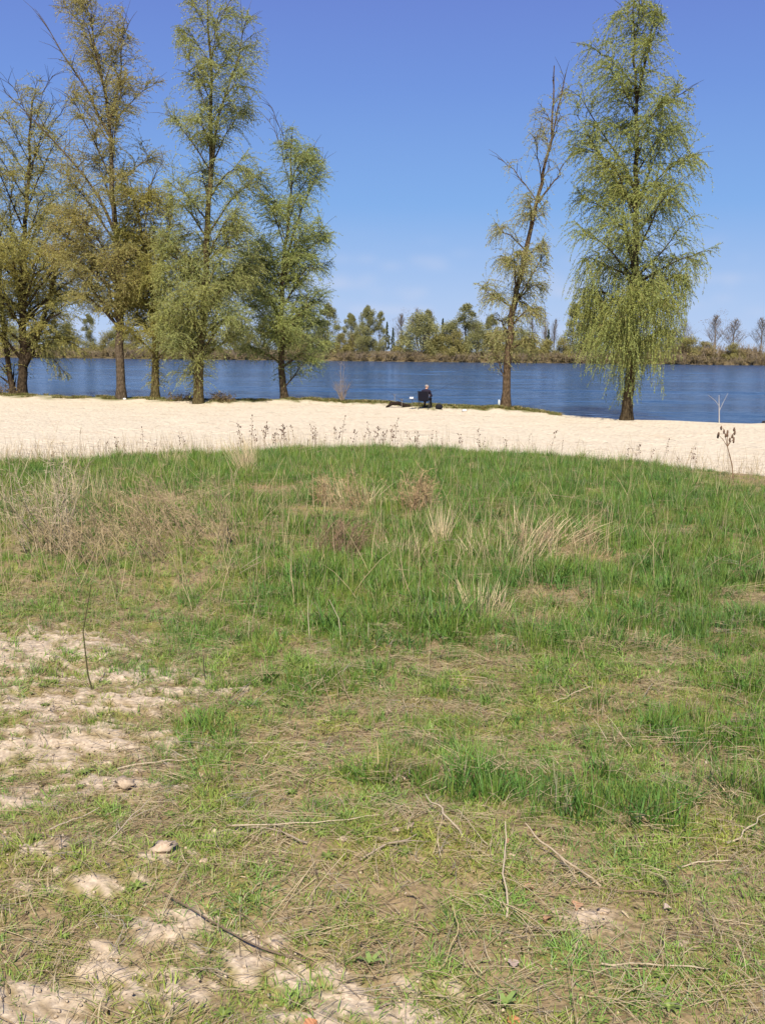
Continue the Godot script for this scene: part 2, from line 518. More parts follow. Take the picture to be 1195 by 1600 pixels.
func _twig(o: Vector3, dir: Vector3, s: Dictionary, lead: Array, twigs: MB, leaves: MB, cols: Array, len: float) -> void:
	var centre := along(lead, at_height(lead, o.y))
	var seg := 6
	var p := o
	var v := dir
	var prev := o
	var col: Color = (cols[0] as Color).lerp(cols[1], clampf(0.5 + 0.9 * nz.get_noise_3d(o.x * 0.5, o.y * 0.35 + s.x, o.z * 0.5) + rng.randf_range(-0.25, 0.25), 0.0, 1.0))
	var droop: float = s.droop * (2.2 if o.y < s.get("weep_below", 0.0) else 1.0)
	if o.y < s.get("weep_below", 0.0): len *= 1.55
	if o.y > s.get("bare_above", 99.0) and rng.randf() < 0.75: return
	for i in seg:
		v = (v + Vector3.DOWN * droop * 0.55 + Vector3(rng.randfn(), rng.randfn() * 0.6, rng.randfn()) * 0.16 + Vector3(s.get("wind", 0.0), 0, 0)).normalized()
		p = prev + v * len / seg
		if p.y < s.get("floor", 0.4): return
		var off := Vector2(p.x - centre.x, p.z - centre.z)
		if off.length() > extent(s.prof, p.y, off.angle()) * rng.randf_range(0.9, 1.28) + 0.2: return
		var side := v.cross(Vector3(rng.randfn(), rng.randfn(), rng.randfn())).normalized() * (0.007 if i < 3 else 0.005)
		twigs.tri(prev - side * 1.4, prev + side * 1.4, p, s.twig)
		var nleaf: int = int(s.leaves * 2.0 * len / seg + rng.randf())
		for k in nleaf:
			var at := prev.lerp(p, rng.randf())
			var ld := (v * 0.7 + Vector3(rng.randfn(), rng.randfn(), rng.randfn()) * 0.7).normalized()
			var ls := ld.cross(Vector3(rng.randfn(), rng.randfn(), rng.randfn())).normalized()
			var ll: float = s.leaf * rng.randf_range(0.6, 1.3)
			leaves.tri(at - ls * ll * 0.17, at + ls * ll * 0.17, at + ld * ll, col * rng.randf_range(0.8, 1.2))
		prev = p

func near_trees() -> void:
	var dark := Color(0.17, 0.135, 0.095)
	var moss := Color(0.24, 0.2, 0.095)
	var grp := "willows along the near river bank"
	tree({"seed": 101, "low": 14, "name": "willow_tree", "label": "dark many-stemmed willow with golden crown and a long slanting limb", "group": grp, "x": -23.74, "d": 65.0, "r": 0.34, "bark": Color(0.13, 0.1, 0.07), "twig": Color(0.2, 0.15, 0.09),
		"lead": [[0, 0], [0.2, 3.24], [0.64, 8.9, 0.3], [1.03, 12.9, 0.2], [1.5, 18.7]], "prof": [[1.2, 3.04, 3.04], [3.2, 3.74, 4.56], [6.06, 4.75, 5.38], [8.88, 4.8, 5.26], [12.84, 4.53, 3.74], [15.97, 3.39, 2.92], [18.66, 1.4, 1.17]],
		"limbs": [{"pts": [[0.2, 2.2], [1.24, 4.07], [2.44, 7.74], [3.82, 11.34], [4.3, 13.3]], "r": 0.26}, {"pts": [[-0.3, 0.0, 0.2], [-0.6, 1.0, 0.3], [-0.97, 5.68, 0.2], [-0.97, 9.7], [-1.21, 12.86]], "r": 0.27}, {"pts": [[0.25, 3.5], [0.07, 5.69, -0.3], [-0.35, 9.71, -0.4], [0.05, 13.66]], "r": 0.2}, {"pts": [[0.2, 3.4], [1.2, 3.4], [2.2, 2.6], [2.9, 1.6]], "r": 0.07, "leafy": 0.5}, {"pts": [[0.1, 3.2], [1.4, 3.9], [2.9, 3.9], [4.2, 3.2]], "r": 0.09}],
		"n": 32, "y0": 2.2, "rise": 0.6, "droop": 0.3, "twigs": 6200, "tw": [0.6, 1.7], "gap": -0.27, "leaves": 17.0, "leaf": 0.09, "cols": [Color(0.43, 0.39, 0.1), Color(0.35, 0.36, 0.115)], "shoots": 120, "shoot0": 3.0, "floor": 1.2})
	tree({"seed": 202, "low": 14, "name": "willow_tree", "label": "tallest brownish willow with bare trunk foot and bare limbs reaching up-left", "group": grp, "x": -15.91, "d": 60.0, "r": 0.29, "bark": Color(0.21, 0.165, 0.12), "twig": Color(0.22, 0.15, 0.1),
		"lead": [[0, 0], [0.05, 4.8], [0.09, 8.5, 0.2], [-0.05, 12.2, 0.2], [-0.14, 16.1], [-0.82, 20.0], [-1.44, 23.2]], "prof": [[3.3, 3.04, 1.4], [5.5, 3.86, 1.87], [8.5, 3.98, 2.46], [12.15, 3.86, 3.16], [15.0, 3.16, 3.16], [17.5, 1.99, 3.28], [20.6, 1.64, 2.34], [23.0, 1.52, 1.29]],
		"limbs": [{"pts": [[-0.12, 15.2], [-0.7, 16.2], [-1.62, 18.2], [-2.84, 19.94], [-3.97, 21.65]], "r": 0.11, "leafy": 0.42}, {"pts": [[-0.05, 9.8], [-0.8, 11.6], [-2.17, 13.6], [-4.32, 15.72], [-6.27, 17.64]], "r": 0.11, "leafy": 0.35}, {"pts": [[-0.1, 16.12], [0.54, 18.58], [0.77, 21.35]], "r": 0.09, "leafy": 0.6}, {"pts": [[0.05, 4.6], [0.5, 5.6], [1.19, 7.06]], "r": 0.09}],
		"n": 26, "y0": 3.6, "rise": 0.7, "droop": 0.24, "twigs": 7000, "tw": [0.5, 1.5], "gap": -0.22, "leaves": 16.0, "leaf": 0.088, "cols": [Color(0.39, 0.345, 0.11), Color(0.33, 0.33, 0.12)], "shoots": 60, "shoot0": 4.0, "floor": 3.0})
	tree({"seed": 303, "low": 6, "name": "willow_tree", "label": "short mossy willow forking low between the two tallest left-hand trunks", "group": grp, "x": -13.85, "d": 60.0, "r": 0.26, "bark": moss, "twig": Color(0.2, 0.16, 0.08),
		"lead": [[0, 0], [0.13, 4.8], [-0.02, 7.4, 0.3], [-0.65, 10.7, 0.4], [-1.08, 12.7]], "prof": [[1.0, 0.94, 1.05], [2.5, 1.99, 2.11], [5.5, 2.34, 2.11], [8.5, 1.87, 2.57], [11.1, 1.64, 2.34], [12.5, 0.82, 1.52]],
		"limbs": [{"pts": [[0.1, 3.6], [-0.4, 4.3], [-1.04, 5.17], [-1.56, 5.92]], "r": 0.1}, {"pts": [[0.0, 7.0], [0.98, 9.65], [1.33, 11.48]], "r": 0.12}],
		"n": 15, "y0": 2.2, "rise": 0.6, "droop": 0.3, "twigs": 3600, "tw": [0.5, 1.4], "gap": -0.25, "leaves": 17.0, "leaf": 0.088, "cols": [Color(0.4, 0.36, 0.085), Color(0.32, 0.33, 0.1)], "shoots": 260, "shoot0": 0.7, "shoot1": 7.0})
	tree({"seed": 404, "low": 14, "name": "willow_tree", "label": "very tall slender willow with leafy mossy trunk and pale green crown", "group": grp, "x": -10.68, "d": 57.0, "r": 0.29, "bark": Color(0.2, 0.165, 0.085), "twig": Color(0.2, 0.16, 0.1),
		"lead": [[0, 0], [0.17, 3.35], [0.57, 6.9, 0.2], [0.86, 10.8, 0.3], [1.01, 13.5], [1.05, 17.5], [0.95, 21.8], [0.87, 23.4]], "prof": [[0.8, 1.4, 1.87], [2.6, 2.22, 3.51], [5.5, 2.69, 3.16], [8.3, 2.69, 3.39], [11.8, 2.81, 3.16], [15.2, 2.34, 3.04], [18.5, 1.87, 3.04], [20.5, 1.52, 2.69], [21.8, 1.05, 1.4], [23.2, 0.7, 0.7]],
		"limbs": [{"pts": [[1.02, 13.0], [1.15, 14.2], [1.55, 16.22], [2.65, 19.21], [3.02, 20.85]], "r": 0.1}, {"pts": [[0.1, 0.6], [-0.32, 2.63], [-1.0, 4.78]], "r": 0.07}],
		"n": 30, "y0": 2.2, "rise": 0.65, "droop": 0.34, "twigs": 6800, "tw": [0.6, 1.7], "gap": -0.2, "leaves": 15.0, "leaf": 0.088, "cols": [Color(0.38, 0.4, 0.12), Color(0.305, 0.355, 0.13)], "shoots": 300, "shoot0": 0.6, "shoot1": 9.0})
	tree({"seed": 505, "low": 14, "name": "willow_tree", "label": "shorter pale green willow standing alone nearest the bare bush", "group": grp, "x": -6.21, "d": 62.0, "r": 0.24, "bark": Color(0.2, 0.155, 0.1), "twig": Color(0.2, 0.16, 0.09),
		"lead": [[0, 0], [-0.15, 2.5], [-0.13, 6.1, 0.2], [0.09, 8.8, 0.2], [0.38, 11.5], [0.52, 15.9]], "prof": [[0.7, 0.74, 0.95], [1.6, 1.68, 2.31], [2.9, 2.53, 2.84], [5.65, 2.95, 3.16], [8.8, 2.95, 2.84], [11.85, 2.95, 2.42], [14.1, 2.53, 2.11], [15.8, 1.05, 0.74]],
		"limbs": [{"pts": [[-0.14, 3.4], [-0.22, 4.09], [-0.65, 5.67], [-2.05, 6.83], [-2.85, 7.02]], "r": 0.1}, {"pts": [[0.06, 8.2], [0.97, 11.12], [2.16, 14.17]], "r": 0.1}, {"pts": [[0.0, 0.7], [0.94, 1.91], [1.55, 2.52]], "r": 0.05}],
		"n": 24, "y0": 1.8, "rise": 0.6, "droop": 0.32, "twigs": 5800, "tw": [0.6, 1.6], "gap": -0.24, "leaves": 15.0, "leaf": 0.088, "cols": [Color(0.365, 0.415, 0.12), Color(0.305, 0.375, 0.13)], "shoots": 140, "shoot0": 1.0, "shoot1": 7.0, "floor": 0.7})
	tree({"seed": 606, "name": "willow_tree", "label": "sparse willow leaning right with a bare reddish top", "group": grp, "x": 6.73, "d": 54.6, "r": 0.25, "bark": Color(0.235, 0.17, 0.11), "twig": Color(0.24, 0.16, 0.11),
		"lead": [[0, 0], [0.07, 3.5], [0.25, 5.6], [0.71, 7.64], [1.23, 10.67], [1.68, 12.66], [1.97, 13.98], [2.0, 15.93], [1.96, 17.9]], "prof": [[1.6, 0.9, 0.9], [2.8, 1.5, 1.7], [5.6, 1.7, 1.6], [7.6, 2.4, 1.3], [9.65, 2.3, 0.9], [11.65, 2.2, 0.8], [13.6, 1.9, 1.0], [15.6, 0.9, 0.8], [17.85, 0.2, 0.5]],
		"limbs": [{"pts": [[1.9, 13.6], [2.05, 14.4], [2.36, 16.25], [2.75, 17.54]], "r": 0.07, "leafy": 0.3}, {"pts": [[0.3, 5.4], [0.5, 6.0], [1.24, 7.31], [1.9, 8.33]], "r": 0.09, "leafy": 0.5}, {"pts": [[1.45, 11.0], [1.8, 11.6], [2.44, 12.34], [2.69, 13.0]], "r": 0.07, "leafy": 0.3}, {"pts": [[0.0, 1.6], [-0.2, 1.9], [-0.54, 2.81], [-0.81, 3.33]], "r": 0.05, "leafy": 0.2}],
		"n": 20, "y0": 3.0, "rise": 0.6, "droop": 0.5, "twigs": 3300, "tw": [0.5, 1.6], "gap": -0.02, "leaves": 14.0, "leaf": 0.085, "cols": [Color(0.39, 0.38, 0.13), Color(0.34, 0.36, 0.14)], "shoots": 160, "shoot0": 2.6, "shoot1": 8.0, "floor": 2.0, "bare_above": 11.5})
	tree({"seed": 707, "low": 6, "name": "willow_tree", "label": "broad weeping willow with drooping green curtains at the sand's edge", "group": grp, "x": 11.69, "d": 47.5, "r": 0.27, "bark": Color(0.13, 0.105, 0.065), "twig": Color(0.19, 0.16, 0.07),
		"lead": [[0, 0], [0.06, 2.95], [0.01, 6.8], [-0.09, 10.0], [-0.18, 13.4], [-0.41, 16.2], [-0.6, 18.9]], "prof": [[0.3, 1.3, 1.5], [1.6, 2.0, 1.7], [2.9, 2.6, 1.9], [5.3, 2.8, 2.3], [7.7, 3.1, 3.1], [9.4, 3.2, 3.4], [11.7, 2.7, 3.0], [13.4, 3.2, 2.5], [15.06, 3.1, 2.0], [17.26, 2.0, 1.4], [18.77, 0.9, 0.9]],
		"limbs": [{"pts": [[-0.12, 10.3], [-0.19, 10.87], [-1.17, 12.56], [-2.89, 14.78]], "r": 0.12}, {"pts": [[-0.08, 9.3], [-0.05, 9.73], [0.5, 11.73], [1.16, 13.15]], "r": 0.13}, {"pts": [[0.02, 6.4], [0.2, 6.9], [1.02, 7.71], [2.0, 8.88]], "r": 0.12}, {"pts": [[-0.3, 14.2], [-0.1, 15.6], [0.2, 17.29], [0.42, 18.51]], "r": 0.07}, {"pts": [[-0.06, 9.6], [-0.3, 10.2], [-1.42, 11.71], [-3.01, 14.0]], "r": 0.1}],
		"n": 30, "y0": 3.4, "rise": 0.45, "droop": 0.5, "twigs": 5000, "tw": [0.6, 2.3], "gap": -0.06, "leaves": 17.0, "leaf": 0.088, "cols": [Color(0.345, 0.37, 0.095), Color(0.27, 0.33, 0.11)], "shoots": 200, "shoot0": 1.5, "shoot1": 6.0, "weep_below": 8.0, "floor": 0.35, "wind": -0.02})

# ------------------------------------------------------------------ the wood on the far bank
func far_tree(kind: String, called: String, label: String, group: String) -> Node3D:
	var root := thing(called, Vector3.ZERO, label, "shrub" if kind == "thicket" else "tree", group)
	var wood := MB.new()
	var fol := MB.new()
	var hgt: float = {"round": 14.0, "tall": 17.0, "bare": 17.0, "pine": 13.0, "thicket": 4.0, "olive": 9.0}[kind]
	var col: Color = {"round": Color(0.34, 0.34, 0.14), "tall": Color(0.29, 0.29, 0.12), "bare": Color(0.27, 0.21, 0.17), "pine": Color(0.09, 0.12, 0.07), "thicket": Color(0.3, 0.24, 0.12), "olive": Color(0.34, 0.31, 0.11)}[kind]
	var wcol := Color(0.2, 0.17, 0.14)
	var stems := 1 if kind in ["tall", "bare", "pine"] else 4
	for k in stems:
		var az := rng.randf() * TAU
		var lean := 0.0 if stems == 1 else rng.randf_range(0.08, 0.3)
		var tp := Vector3(cos(az) * lean * hgt, hgt * rng.randf_range(0.8, 0.97), sin(az) * lean * hgt)
		wood.tube(PackedVector3Array([Vector3(0, -0.4, 0), tp * 0.4 + Vector3(rng.randfn(), 0, rng.randfn()) * 0.2, tp]), PackedFloat32Array([0.02 * hgt if stems == 1 else 0.011 * hgt, 0.012 * hgt, 0.03]), 5, wcol)
		for j in 44 if kind == "bare" else 9:
			var t := rng.randf_range(0.22, 0.97)
			var o := tp * t
			var a2 := rng.randf() * TAU
			var bl := hgt * (1.1 - t) * (rng.randf_range(0.28, 0.52) if kind == "bare" else rng.randf_range(0.2, 0.42))
			var up := 1.5 if kind == "bare" else 0.7
			var e := o + Vector3(cos(a2), up, sin(a2)).normalized() * bl
			wood.tube(PackedVector3Array([o, e]), PackedFloat32Array([0.06, 0.025]), 3, wcol, false)
			if kind == "bare":
				for q in 11:
					var o2 := o.lerp(e, rng.randf_range(0.3, 1.0))
					wood.tube(PackedVector3Array([o2, o2 + Vector3(rng.randfn(), rng.randf_range(0.5, 2.0), rng.randfn()).normalized() * bl * 0.5]), PackedFloat32Array([0.03, 0.012]), 3, wcol, false)
	var count: int = {"round": 12000, "tall": 11000, "bare": 300, "pine": 4200, "thicket": 1300, "olive": 7500}[kind]
	# the crown is a cluster of uneven clumps: [centre, radius]
	var clumps := []
	match kind:
		"round":
			for k in 34:
				var a := rng.randf() * TAU
				var t := rng.randf()
				var rr := 5.0 * sqrt(rng.randf()) * sqrt(maxf(0.05, 1.0 - pow(t, 2.2)))
				clumps.append([Vector3(cos(a) * rr, hgt * (0.12 + 0.76 * t), sin(a) * rr), rng.randf_range(1.5, 3.0)])
		"tall":
			for k in 34:
				var a := rng.randf() * TAU
				var t := rng.randf()
				var rr := 3.6 * sqrt(rng.randf()) * pow(sin(PI * (0.15 + 0.83 * t)), 0.8)
				clumps.append([Vector3(cos(a) * rr, hgt * (0.12 + 0.84 * t), sin(a) * rr), rng.randf_range(1.1, 2.4) * (1.2 - 0.6 * t)])
		"olive":
			for k in 28:
				var a := rng.randf() * TAU
				var t := rng.randf()
				var rr := 4.2 * sqrt(rng.randf()) * (1.1 - 0.8 * t)
				clumps.append([Vector3(cos(a) * rr, hgt * (0.06 + 0.85 * t), sin(a) * rr), rng.randf_range(0.9, 2.1)])
		"pine":
			for k in 34:
				var t := k / 33.0
				var a := k * 2.4 + rng.randf_range(-0.6, 0.6)
				var rr := 2.1 * (1.02 - t) * rng.randf_range(0.4, 1.0)
				clumps.append([Vector3(cos(a) * rr, hgt * (0.2 + 0.8 * t), sin(a) * rr), rng.randf_range(0.35, 0.8) * (1.15 - 0.7 * t)])
		"bare":
			for k in 16: clumps.append([Vector3(rng.randfn() * 1.3, hgt * rng.randf_range(0.4, 0.95), rng.randfn() * 1.3), 1.2])
		_:
			for k in 14: clumps.append([Vector3(rng.randfn() * 1.5, hgt * rng.randf_range(0.05, 0.6), rng.randfn() * 1.2), rng.randf_range(0.5, 1.0)])
	for k in count:
		var cl: Array = clumps[rng.randi() % clumps.size()]
		var dir := Vector3(rng.randfn(), rng.randfn(), rng.randfn()).normalized()
		var p: Vector3 = cl[0] + dir * cl[1] * pow(rng.randf(), 0.6) * Vector3(1, 0.95, 1)
		if p.y < 0.0: p.y = -p.y
		var sz := 0.24 if kind != "bare" else 0.2
		var u := Vector3(rng.randfn(), rng.randfn() + 0.4, rng.randfn()).normalized()
		var w := u.cross(Vector3(rng.randfn(), rng.randfn(), rng.randfn())).normalized()
		fol.tri(p - w * sz * 0.4, p + w * sz * 0.4, p + u * sz * rng.randf_range(0.9, 2.0), col * (0.9 + 0.4 * nz.get_noise_3d(cl[0].x, cl[0].y, cl[0].z)) * rng.randf_range(0.8, 1.2))
	if kind == "thicket":
		for k in 60:
			var o := Vector3(rng.randfn() * 1.5, -0.2, rng.randfn() * 1.1)
			var e := o + Vector3(rng.randfn() * 0.22, 1.0, rng.randfn() * 0.22).normalized() * hgt * rng.randf_range(0.45, 1.15)
			var sc := Color(0.3, 0.24, 0.16) * rng.randf_range(0.75, 1.2)
			wood.tube(PackedVector3Array([o, e]), PackedFloat32Array([0.045, 0.02]), 3, sc, false)
			for q in 6:
				var o2 := o.lerp(e, rng.randf_range(0.3, 1.0))
				wood.tube(PackedVector3Array([o2, o2 + Vector3(rng.randfn(), rng.randf_range(0.6, 2.0), rng.randfn()).normalized() * 0.8]), PackedFloat32Array([0.022, 0.012]), 3, sc, false)
	var wd := part("trunk" if stems == 1 else "stems", wood.mesh(M.twig), root)
	if stems > 1: wd.set_meta("kind", "stuff")
	part("crown", fol.mesh(M.leaf), root).set_meta("kind", "stuff")
	return root

func far_wood() -> void:
	rng.seed = 9001
	var spec := {
		"round": ["round_willow", "round grey-green willow on the far bank", "round willows on the far bank"],
		"tall": ["tall_tree", "tall olive-green tree rising from the far bank wood", "tall leafy trees on the far bank"],
		"bare": ["bare_tree", "leafless grey-brown tree standing up from the far bank", "bare trees on the far bank"],
		"pine": ["pine_tree", "narrow dark green pine among pale far bank trees", "pines on the far bank"],
		"olive": ["olive_shrub", "bushy olive-green shrub by the far waterline", "leafy shrubs on the far bank"],
		"thicket": ["brown_thicket", "low bare brown thicket along the far waterline", "bare thickets on the far bank"]}
	# kind, x, metres behind the waterline, size, width
	var list := [
		["tall", -19.0, 6.0, 0.95, 1.0], ["round", -22.5, 3.0, 0.9, 0.8], ["olive", -14.5, 4.0, 0.8, 0.8], ["tall", -5.5, 5.0, 0.93, 0.8], ["tall", -1.8, 7.0, 0.85, 0.7], ["round", -7.5, 4.0, 0.75, 0.6],
		["pine", 0.9, 9.0, 0.9, 0.8, "taller of two thin dark pines by the pale far track"], ["pine", 3.0, 12.0, 0.75, 0.8, "shorter of two thin dark pines by the pale far track"], ["round", 12.2, 3.0, 1.0, 1.05, "broadest round willow beside the pale far track"], ["bare", 5.9, 22.0, 1.02, 0.9, "leafless tree directly behind the pale far track"], ["bare", 11.5, 26.0, 1.05, 0.6, "slim leafless tree poking up behind the broadest round willow"], ["bare", 16.0, 24.0, 1.06, 0.6, "tall slim leafless tree between broadest round willow and lone pine"],
		["pine", 19.8, 10.0, 1.0, 0.8, "lone slim dark pine between round willow and broad tall tree"], ["tall", 26.5, 5.0, 1.0, 1.2, "broadest tall olive-green tree next to the lone slim pine"], ["round", 31.0, 3.0, 0.82, 0.95], ["olive", 24.0, 2.0, 0.95, 0.9], ["olive", 37.0, 3.0, 1.05, 1.0], ["tall", 36.5, 12.0, 0.8, 0.8],
		["round", 45.5, 4.0, 0.72, 0.85], ["bare", 51.0, 16.0, 0.85, 0.7], ["bare", 55.5, 15.0, 0.95, 0.6], ["bare", 58.5, 12.0, 0.9, 0.6], ["pine", 56.0, 10.0, 0.75, 1.0, "squat dark pine among thin bare trees on the far bank"], ["tall", 64.0, 6.0, 1.0, 0.9], ["tall", 68.5, 6.0, 0.95, 0.9],
		["olive", 60.0, 3.0, 0.7, 0.9], ["round", 75.0, 5.0, 0.9, 0.9], ["tall", 82.0, 9.0, 1.0, 1.0], ["olive", 88.0, 4.0, 0.9, 1.0], ["round", 96.0, 8.0, 0.75, 0.8], ["olive", 102.0, 4.0, 0.9, 1.0],
		["bare", 111.0, 40.0, 0.95, 1.0, "single leafless tree standing apart above the low open far thicket"], ["bare", 121.0, 36.0, 1.08, 1.2, "tallest wide leafless tree above the low open far thicket"], ["bare", 127.0, 33.0, 0.95, 1.3, "broad leafless tree beside the tallest one above the far thicket"], ["bare", 140.0, 40.0, 1.0, 1.1], ["olive", 108.0, 5.0, 0.65, 1.2], ["olive", 117.0, 4.0, 0.6, 1.1], ["olive", 131.0, 5.0, 0.62, 1.2], ["olive", 146.0, 5.0, 0.6, 1.2], ["bare", 105.0, 30.0, 0.7, 1.0, "smallest leafless tree above the low open far thicket"]]
	for q in [["olive", -10.0, 6.0, 0.85, 1.0], ["olive", 6.5, 12.0, 0.75, 1.0], ["olive", 17.0, 6.0, 0.9, 0.9], ["round", 22.0, 9.0, 0.8, 0.8], ["olive", 42.0, 8.0, 1.0, 1.0], ["olive", 49.0, 5.0, 0.8, 1.1], ["olive", 54.0, 6.0, 0.75, 1.0], ["round", 70.0, 8.0, 0.85, 0.8], ["olive", -27.5, 4.0, 0.9, 1.0], ["round", -31.0, 8.0, 0.9, 0.9], ["tall", 15.5, 14.0, 0.9, 0.7], ["tall", -11.5, 10.0, 0.8, 0.8]]: list.append(q)
	for i in 21:
		list.append([["round", "tall", "olive", "round", "olive", "tall"][i % 6], -34.0 - i * 6.1 + rng.randf_range(-2, 2), rng.randf_range(3, 10), rng.randf_range(0.62, 0.85), rng.randf_range(0.8, 1.1)])
	for i in 62:
		list.append(["thicket", -165.0 + i * 5.4 + rng.randf_range(-1.2, 1.2), rng.randf_range(0.0, 1.6), rng.randf_range(0.8, 1.25), rng.randf_range(0.9, 1.3)])
	for i in 16:
		list.append(["thicket", 98.0 + i * 3.6 + rng.randf_range(-1.0, 1.0), rng.randf_range(4.0, 12.0), rng.randf_range(1.5, 2.1), rng.randf_range(0.6, 0.8)])
	var protos := {}
	for k in spec: protos[k] = []
	for l in list:
		var k: String = l[0]
		if k == "thicket" and l[1] > 3.5 and l[1] < 8.0 and l[2] < 3.0: continue
		var d: float = far_d(l[1]) + (1.3 if k == "thicket" else 3.0) + l[2]
		var at := Vector3(l[1], height(l[1], d) - 0.1, -d)
		var wide: float = l[4] * ({"round": 1.3, "tall": 1.3, "olive": 1.35, "thicket": 1.2}.get(k, 1.0) as float)
		var scl := Vector3(l[3] * wide, l[3] * (1.1 if l[0] in ["round", "tall", "olive"] else 1.0) * (0.72 if k == "thicket" else 1.0), l[3] * wide)
		if protos[k].size() < (3 if k != "pine" else 2):
			var o := far_tree(k, spec[k][0], spec[k][1], spec[k][2])
			o.position = at
			o.basis = Basis.from_scale(scl)
			if l.size() > 5: o.set_meta("label", l[5])
			protos[k].append(o)
		else:
			var src: Node3D = protos[k][rng.randi() % protos[k].size()]
			var r: Node3D = src.duplicate()
			r.name = numbered(spec[k][0])
			add_child(r)
			r.position = at
			r.basis = Basis(Vector3.UP, rng.randf() * TAU) * Basis.from_scale(scl)
			r.set_meta("label", l[5] if l.size() > 5 else spec[k][1])
	# pale sandy track along the far bank
	var b := MB.new()
	for i in 12:
		var x := 3.0 + i * 1.1
		b.quad(Vector3(x, 0, 0) + P(0, 0) * 0.0, Vector3(x + 1.1, 0, 0), Vector3(x + 1.1, 0.9, -5.0), Vector3(x, 0.9, -5.0), Color(0.5, 0.42, 0.31))
	for i in b.v.size():
		var d := far_d(b.v[i].x) + 6.0 - b.v[i].z
		b.v[i] = P(b.v[i].x, d, 0.06)
	structure("path", b.mesh(M.weed))

# ------------------------------------------------------------------ the angler
func sdf_mesh(mb: MB, bones: Array, cell: float, k: float, col: Callable) -> void:
	var lo := Vector3.INF
	var hi := -Vector3.INF
	for b in bones:
		var r := maxf(b[2], b[3])
		for p in [b[0], b[1]]:
			lo = lo.min(p - Vector3.ONE * (r + cell * 2)); hi = hi.max(p + Vector3.ONE * (r + cell * 2))
	var n := Vector3i(((hi - lo) / cell).ceil()) + Vector3i.ONE
	var f := PackedFloat32Array(); f.resize(n.x * n.y * n.z); f.fill(1.0)
	for b in bones:
		var a: Vector3 = b[0]
		var ab: Vector3 = b[1] - a
		var l2 := maxf(ab.length_squared(), 1e-9)
		var r := maxf(b[2], b[3]) + k * 1.5 + cell * 2.0
		var i0 := Vector3i(((a.min(b[1]) - lo - Vector3.ONE * r) / cell).floor()).max(Vector3i.ZERO)
		var i1 := Vector3i(((a.max(b[1]) - lo + Vector3.ONE * r) / cell).ceil()).min(n - Vector3i.ONE)
		for z in range(i0.z, i1.z + 1):
			for y in range(i0.y, i1.y + 1):
				for x in range(i0.x, i1.x + 1):
					var p := lo + Vector3(x, y, z) * cell
					var t := clampf((p - a).dot(ab) / l2, 0.0, 1.0)
					var q := (p - a - ab * t).length() - lerpf(b[2], b[3], t)
					var at := x + n.x * (y + n.y * z)
					var g := f[at]
					var h := maxf(k - absf(g - q), 0.0) / k
					f[at] = minf(g, q) - h * h * k * 0.25
	var ids := {}
	var step := [Vector3i(1, 0, 0), Vector3i(0, 1, 0), Vector3i(0, 0, 1)]
	for z in n.z - 1:
		for y in n.y - 1:
			for x in n.x - 1:
				var sum := Vector3.ZERO
				var cnt := 0
				var vals := PackedFloat32Array()
				for c in 8: vals.append(f[(x + (c & 1)) + n.x * ((y + ((c >> 1) & 1)) + n.y * (z + (c >> 2)))])
				for c in 8:
					for ax in 3:
						var c2 := c | (1 << ax)
						if c2 != c and (vals[c] < 0.0) != (vals[c2] < 0.0):
							var t := vals[c] / (vals[c] - vals[c2])
							var pa := Vector3(c & 1, (c >> 1) & 1, c >> 2)
							var pb := Vector3(c2 & 1, (c2 >> 1) & 1, c2 >> 2)
							sum += pa.lerp(pb, t); cnt += 1
				if cnt:
					var p := lo + (Vector3(x, y, z) + sum / cnt) * cell
					ids[Vector3i(x, y, z)] = mb.v.size()
					mb.v.append(p)
					var gx := (vals[1] + vals[3] + vals[5] + vals[7]) - (vals[0] + vals[2] + vals[4] + vals[6])
					var gy := (vals[2] + vals[3] + vals[6] + vals[7]) - (vals[0] + vals[1] + vals[4] + vals[5])
					var gz := (vals[4] + vals[5] + vals[6] + vals[7]) - (vals[0] + vals[1] + vals[2] + vals[3])
					mb.n.append(Vector3(gx, gy, gz).normalized())
					mb.c.append(col.call(p))
	for z in range(1, n.z - 1):
		for y in range(1, n.y - 1):
			for x in range(1, n.x - 1):
				var a := f[x + n.x * (y + n.y * z)]
				for ax in 3:
					var o: Vector3i = Vector3i(x, y, z) + step[ax]
					var b := f[o.x + n.x * (o.y + n.y * o.z)]
					if (a < 0.0) == (b < 0.0): continue
					var u: Vector3i = step[(ax + 1) % 3]
					var w: Vector3i = step[(ax + 2) % 3]
					var c := Vector3i(x, y, z)
					var q := [c - u - w, c - w, c, c - u]
					if not q.all(func(e): return ids.has(e)): continue
					var i := PackedInt32Array([ids[q[0]], ids[q[1]], ids[q[2]], ids[q[3]]])
					if a < 0.0:
						mb.ix.append_array(PackedInt32Array([i[0], i[2], i[1], i[0], i[3], i[2]]))
					else:
						mb.ix.append_array(PackedInt32Array([i[0], i[1], i[2], i[0], i[2], i[3]]))

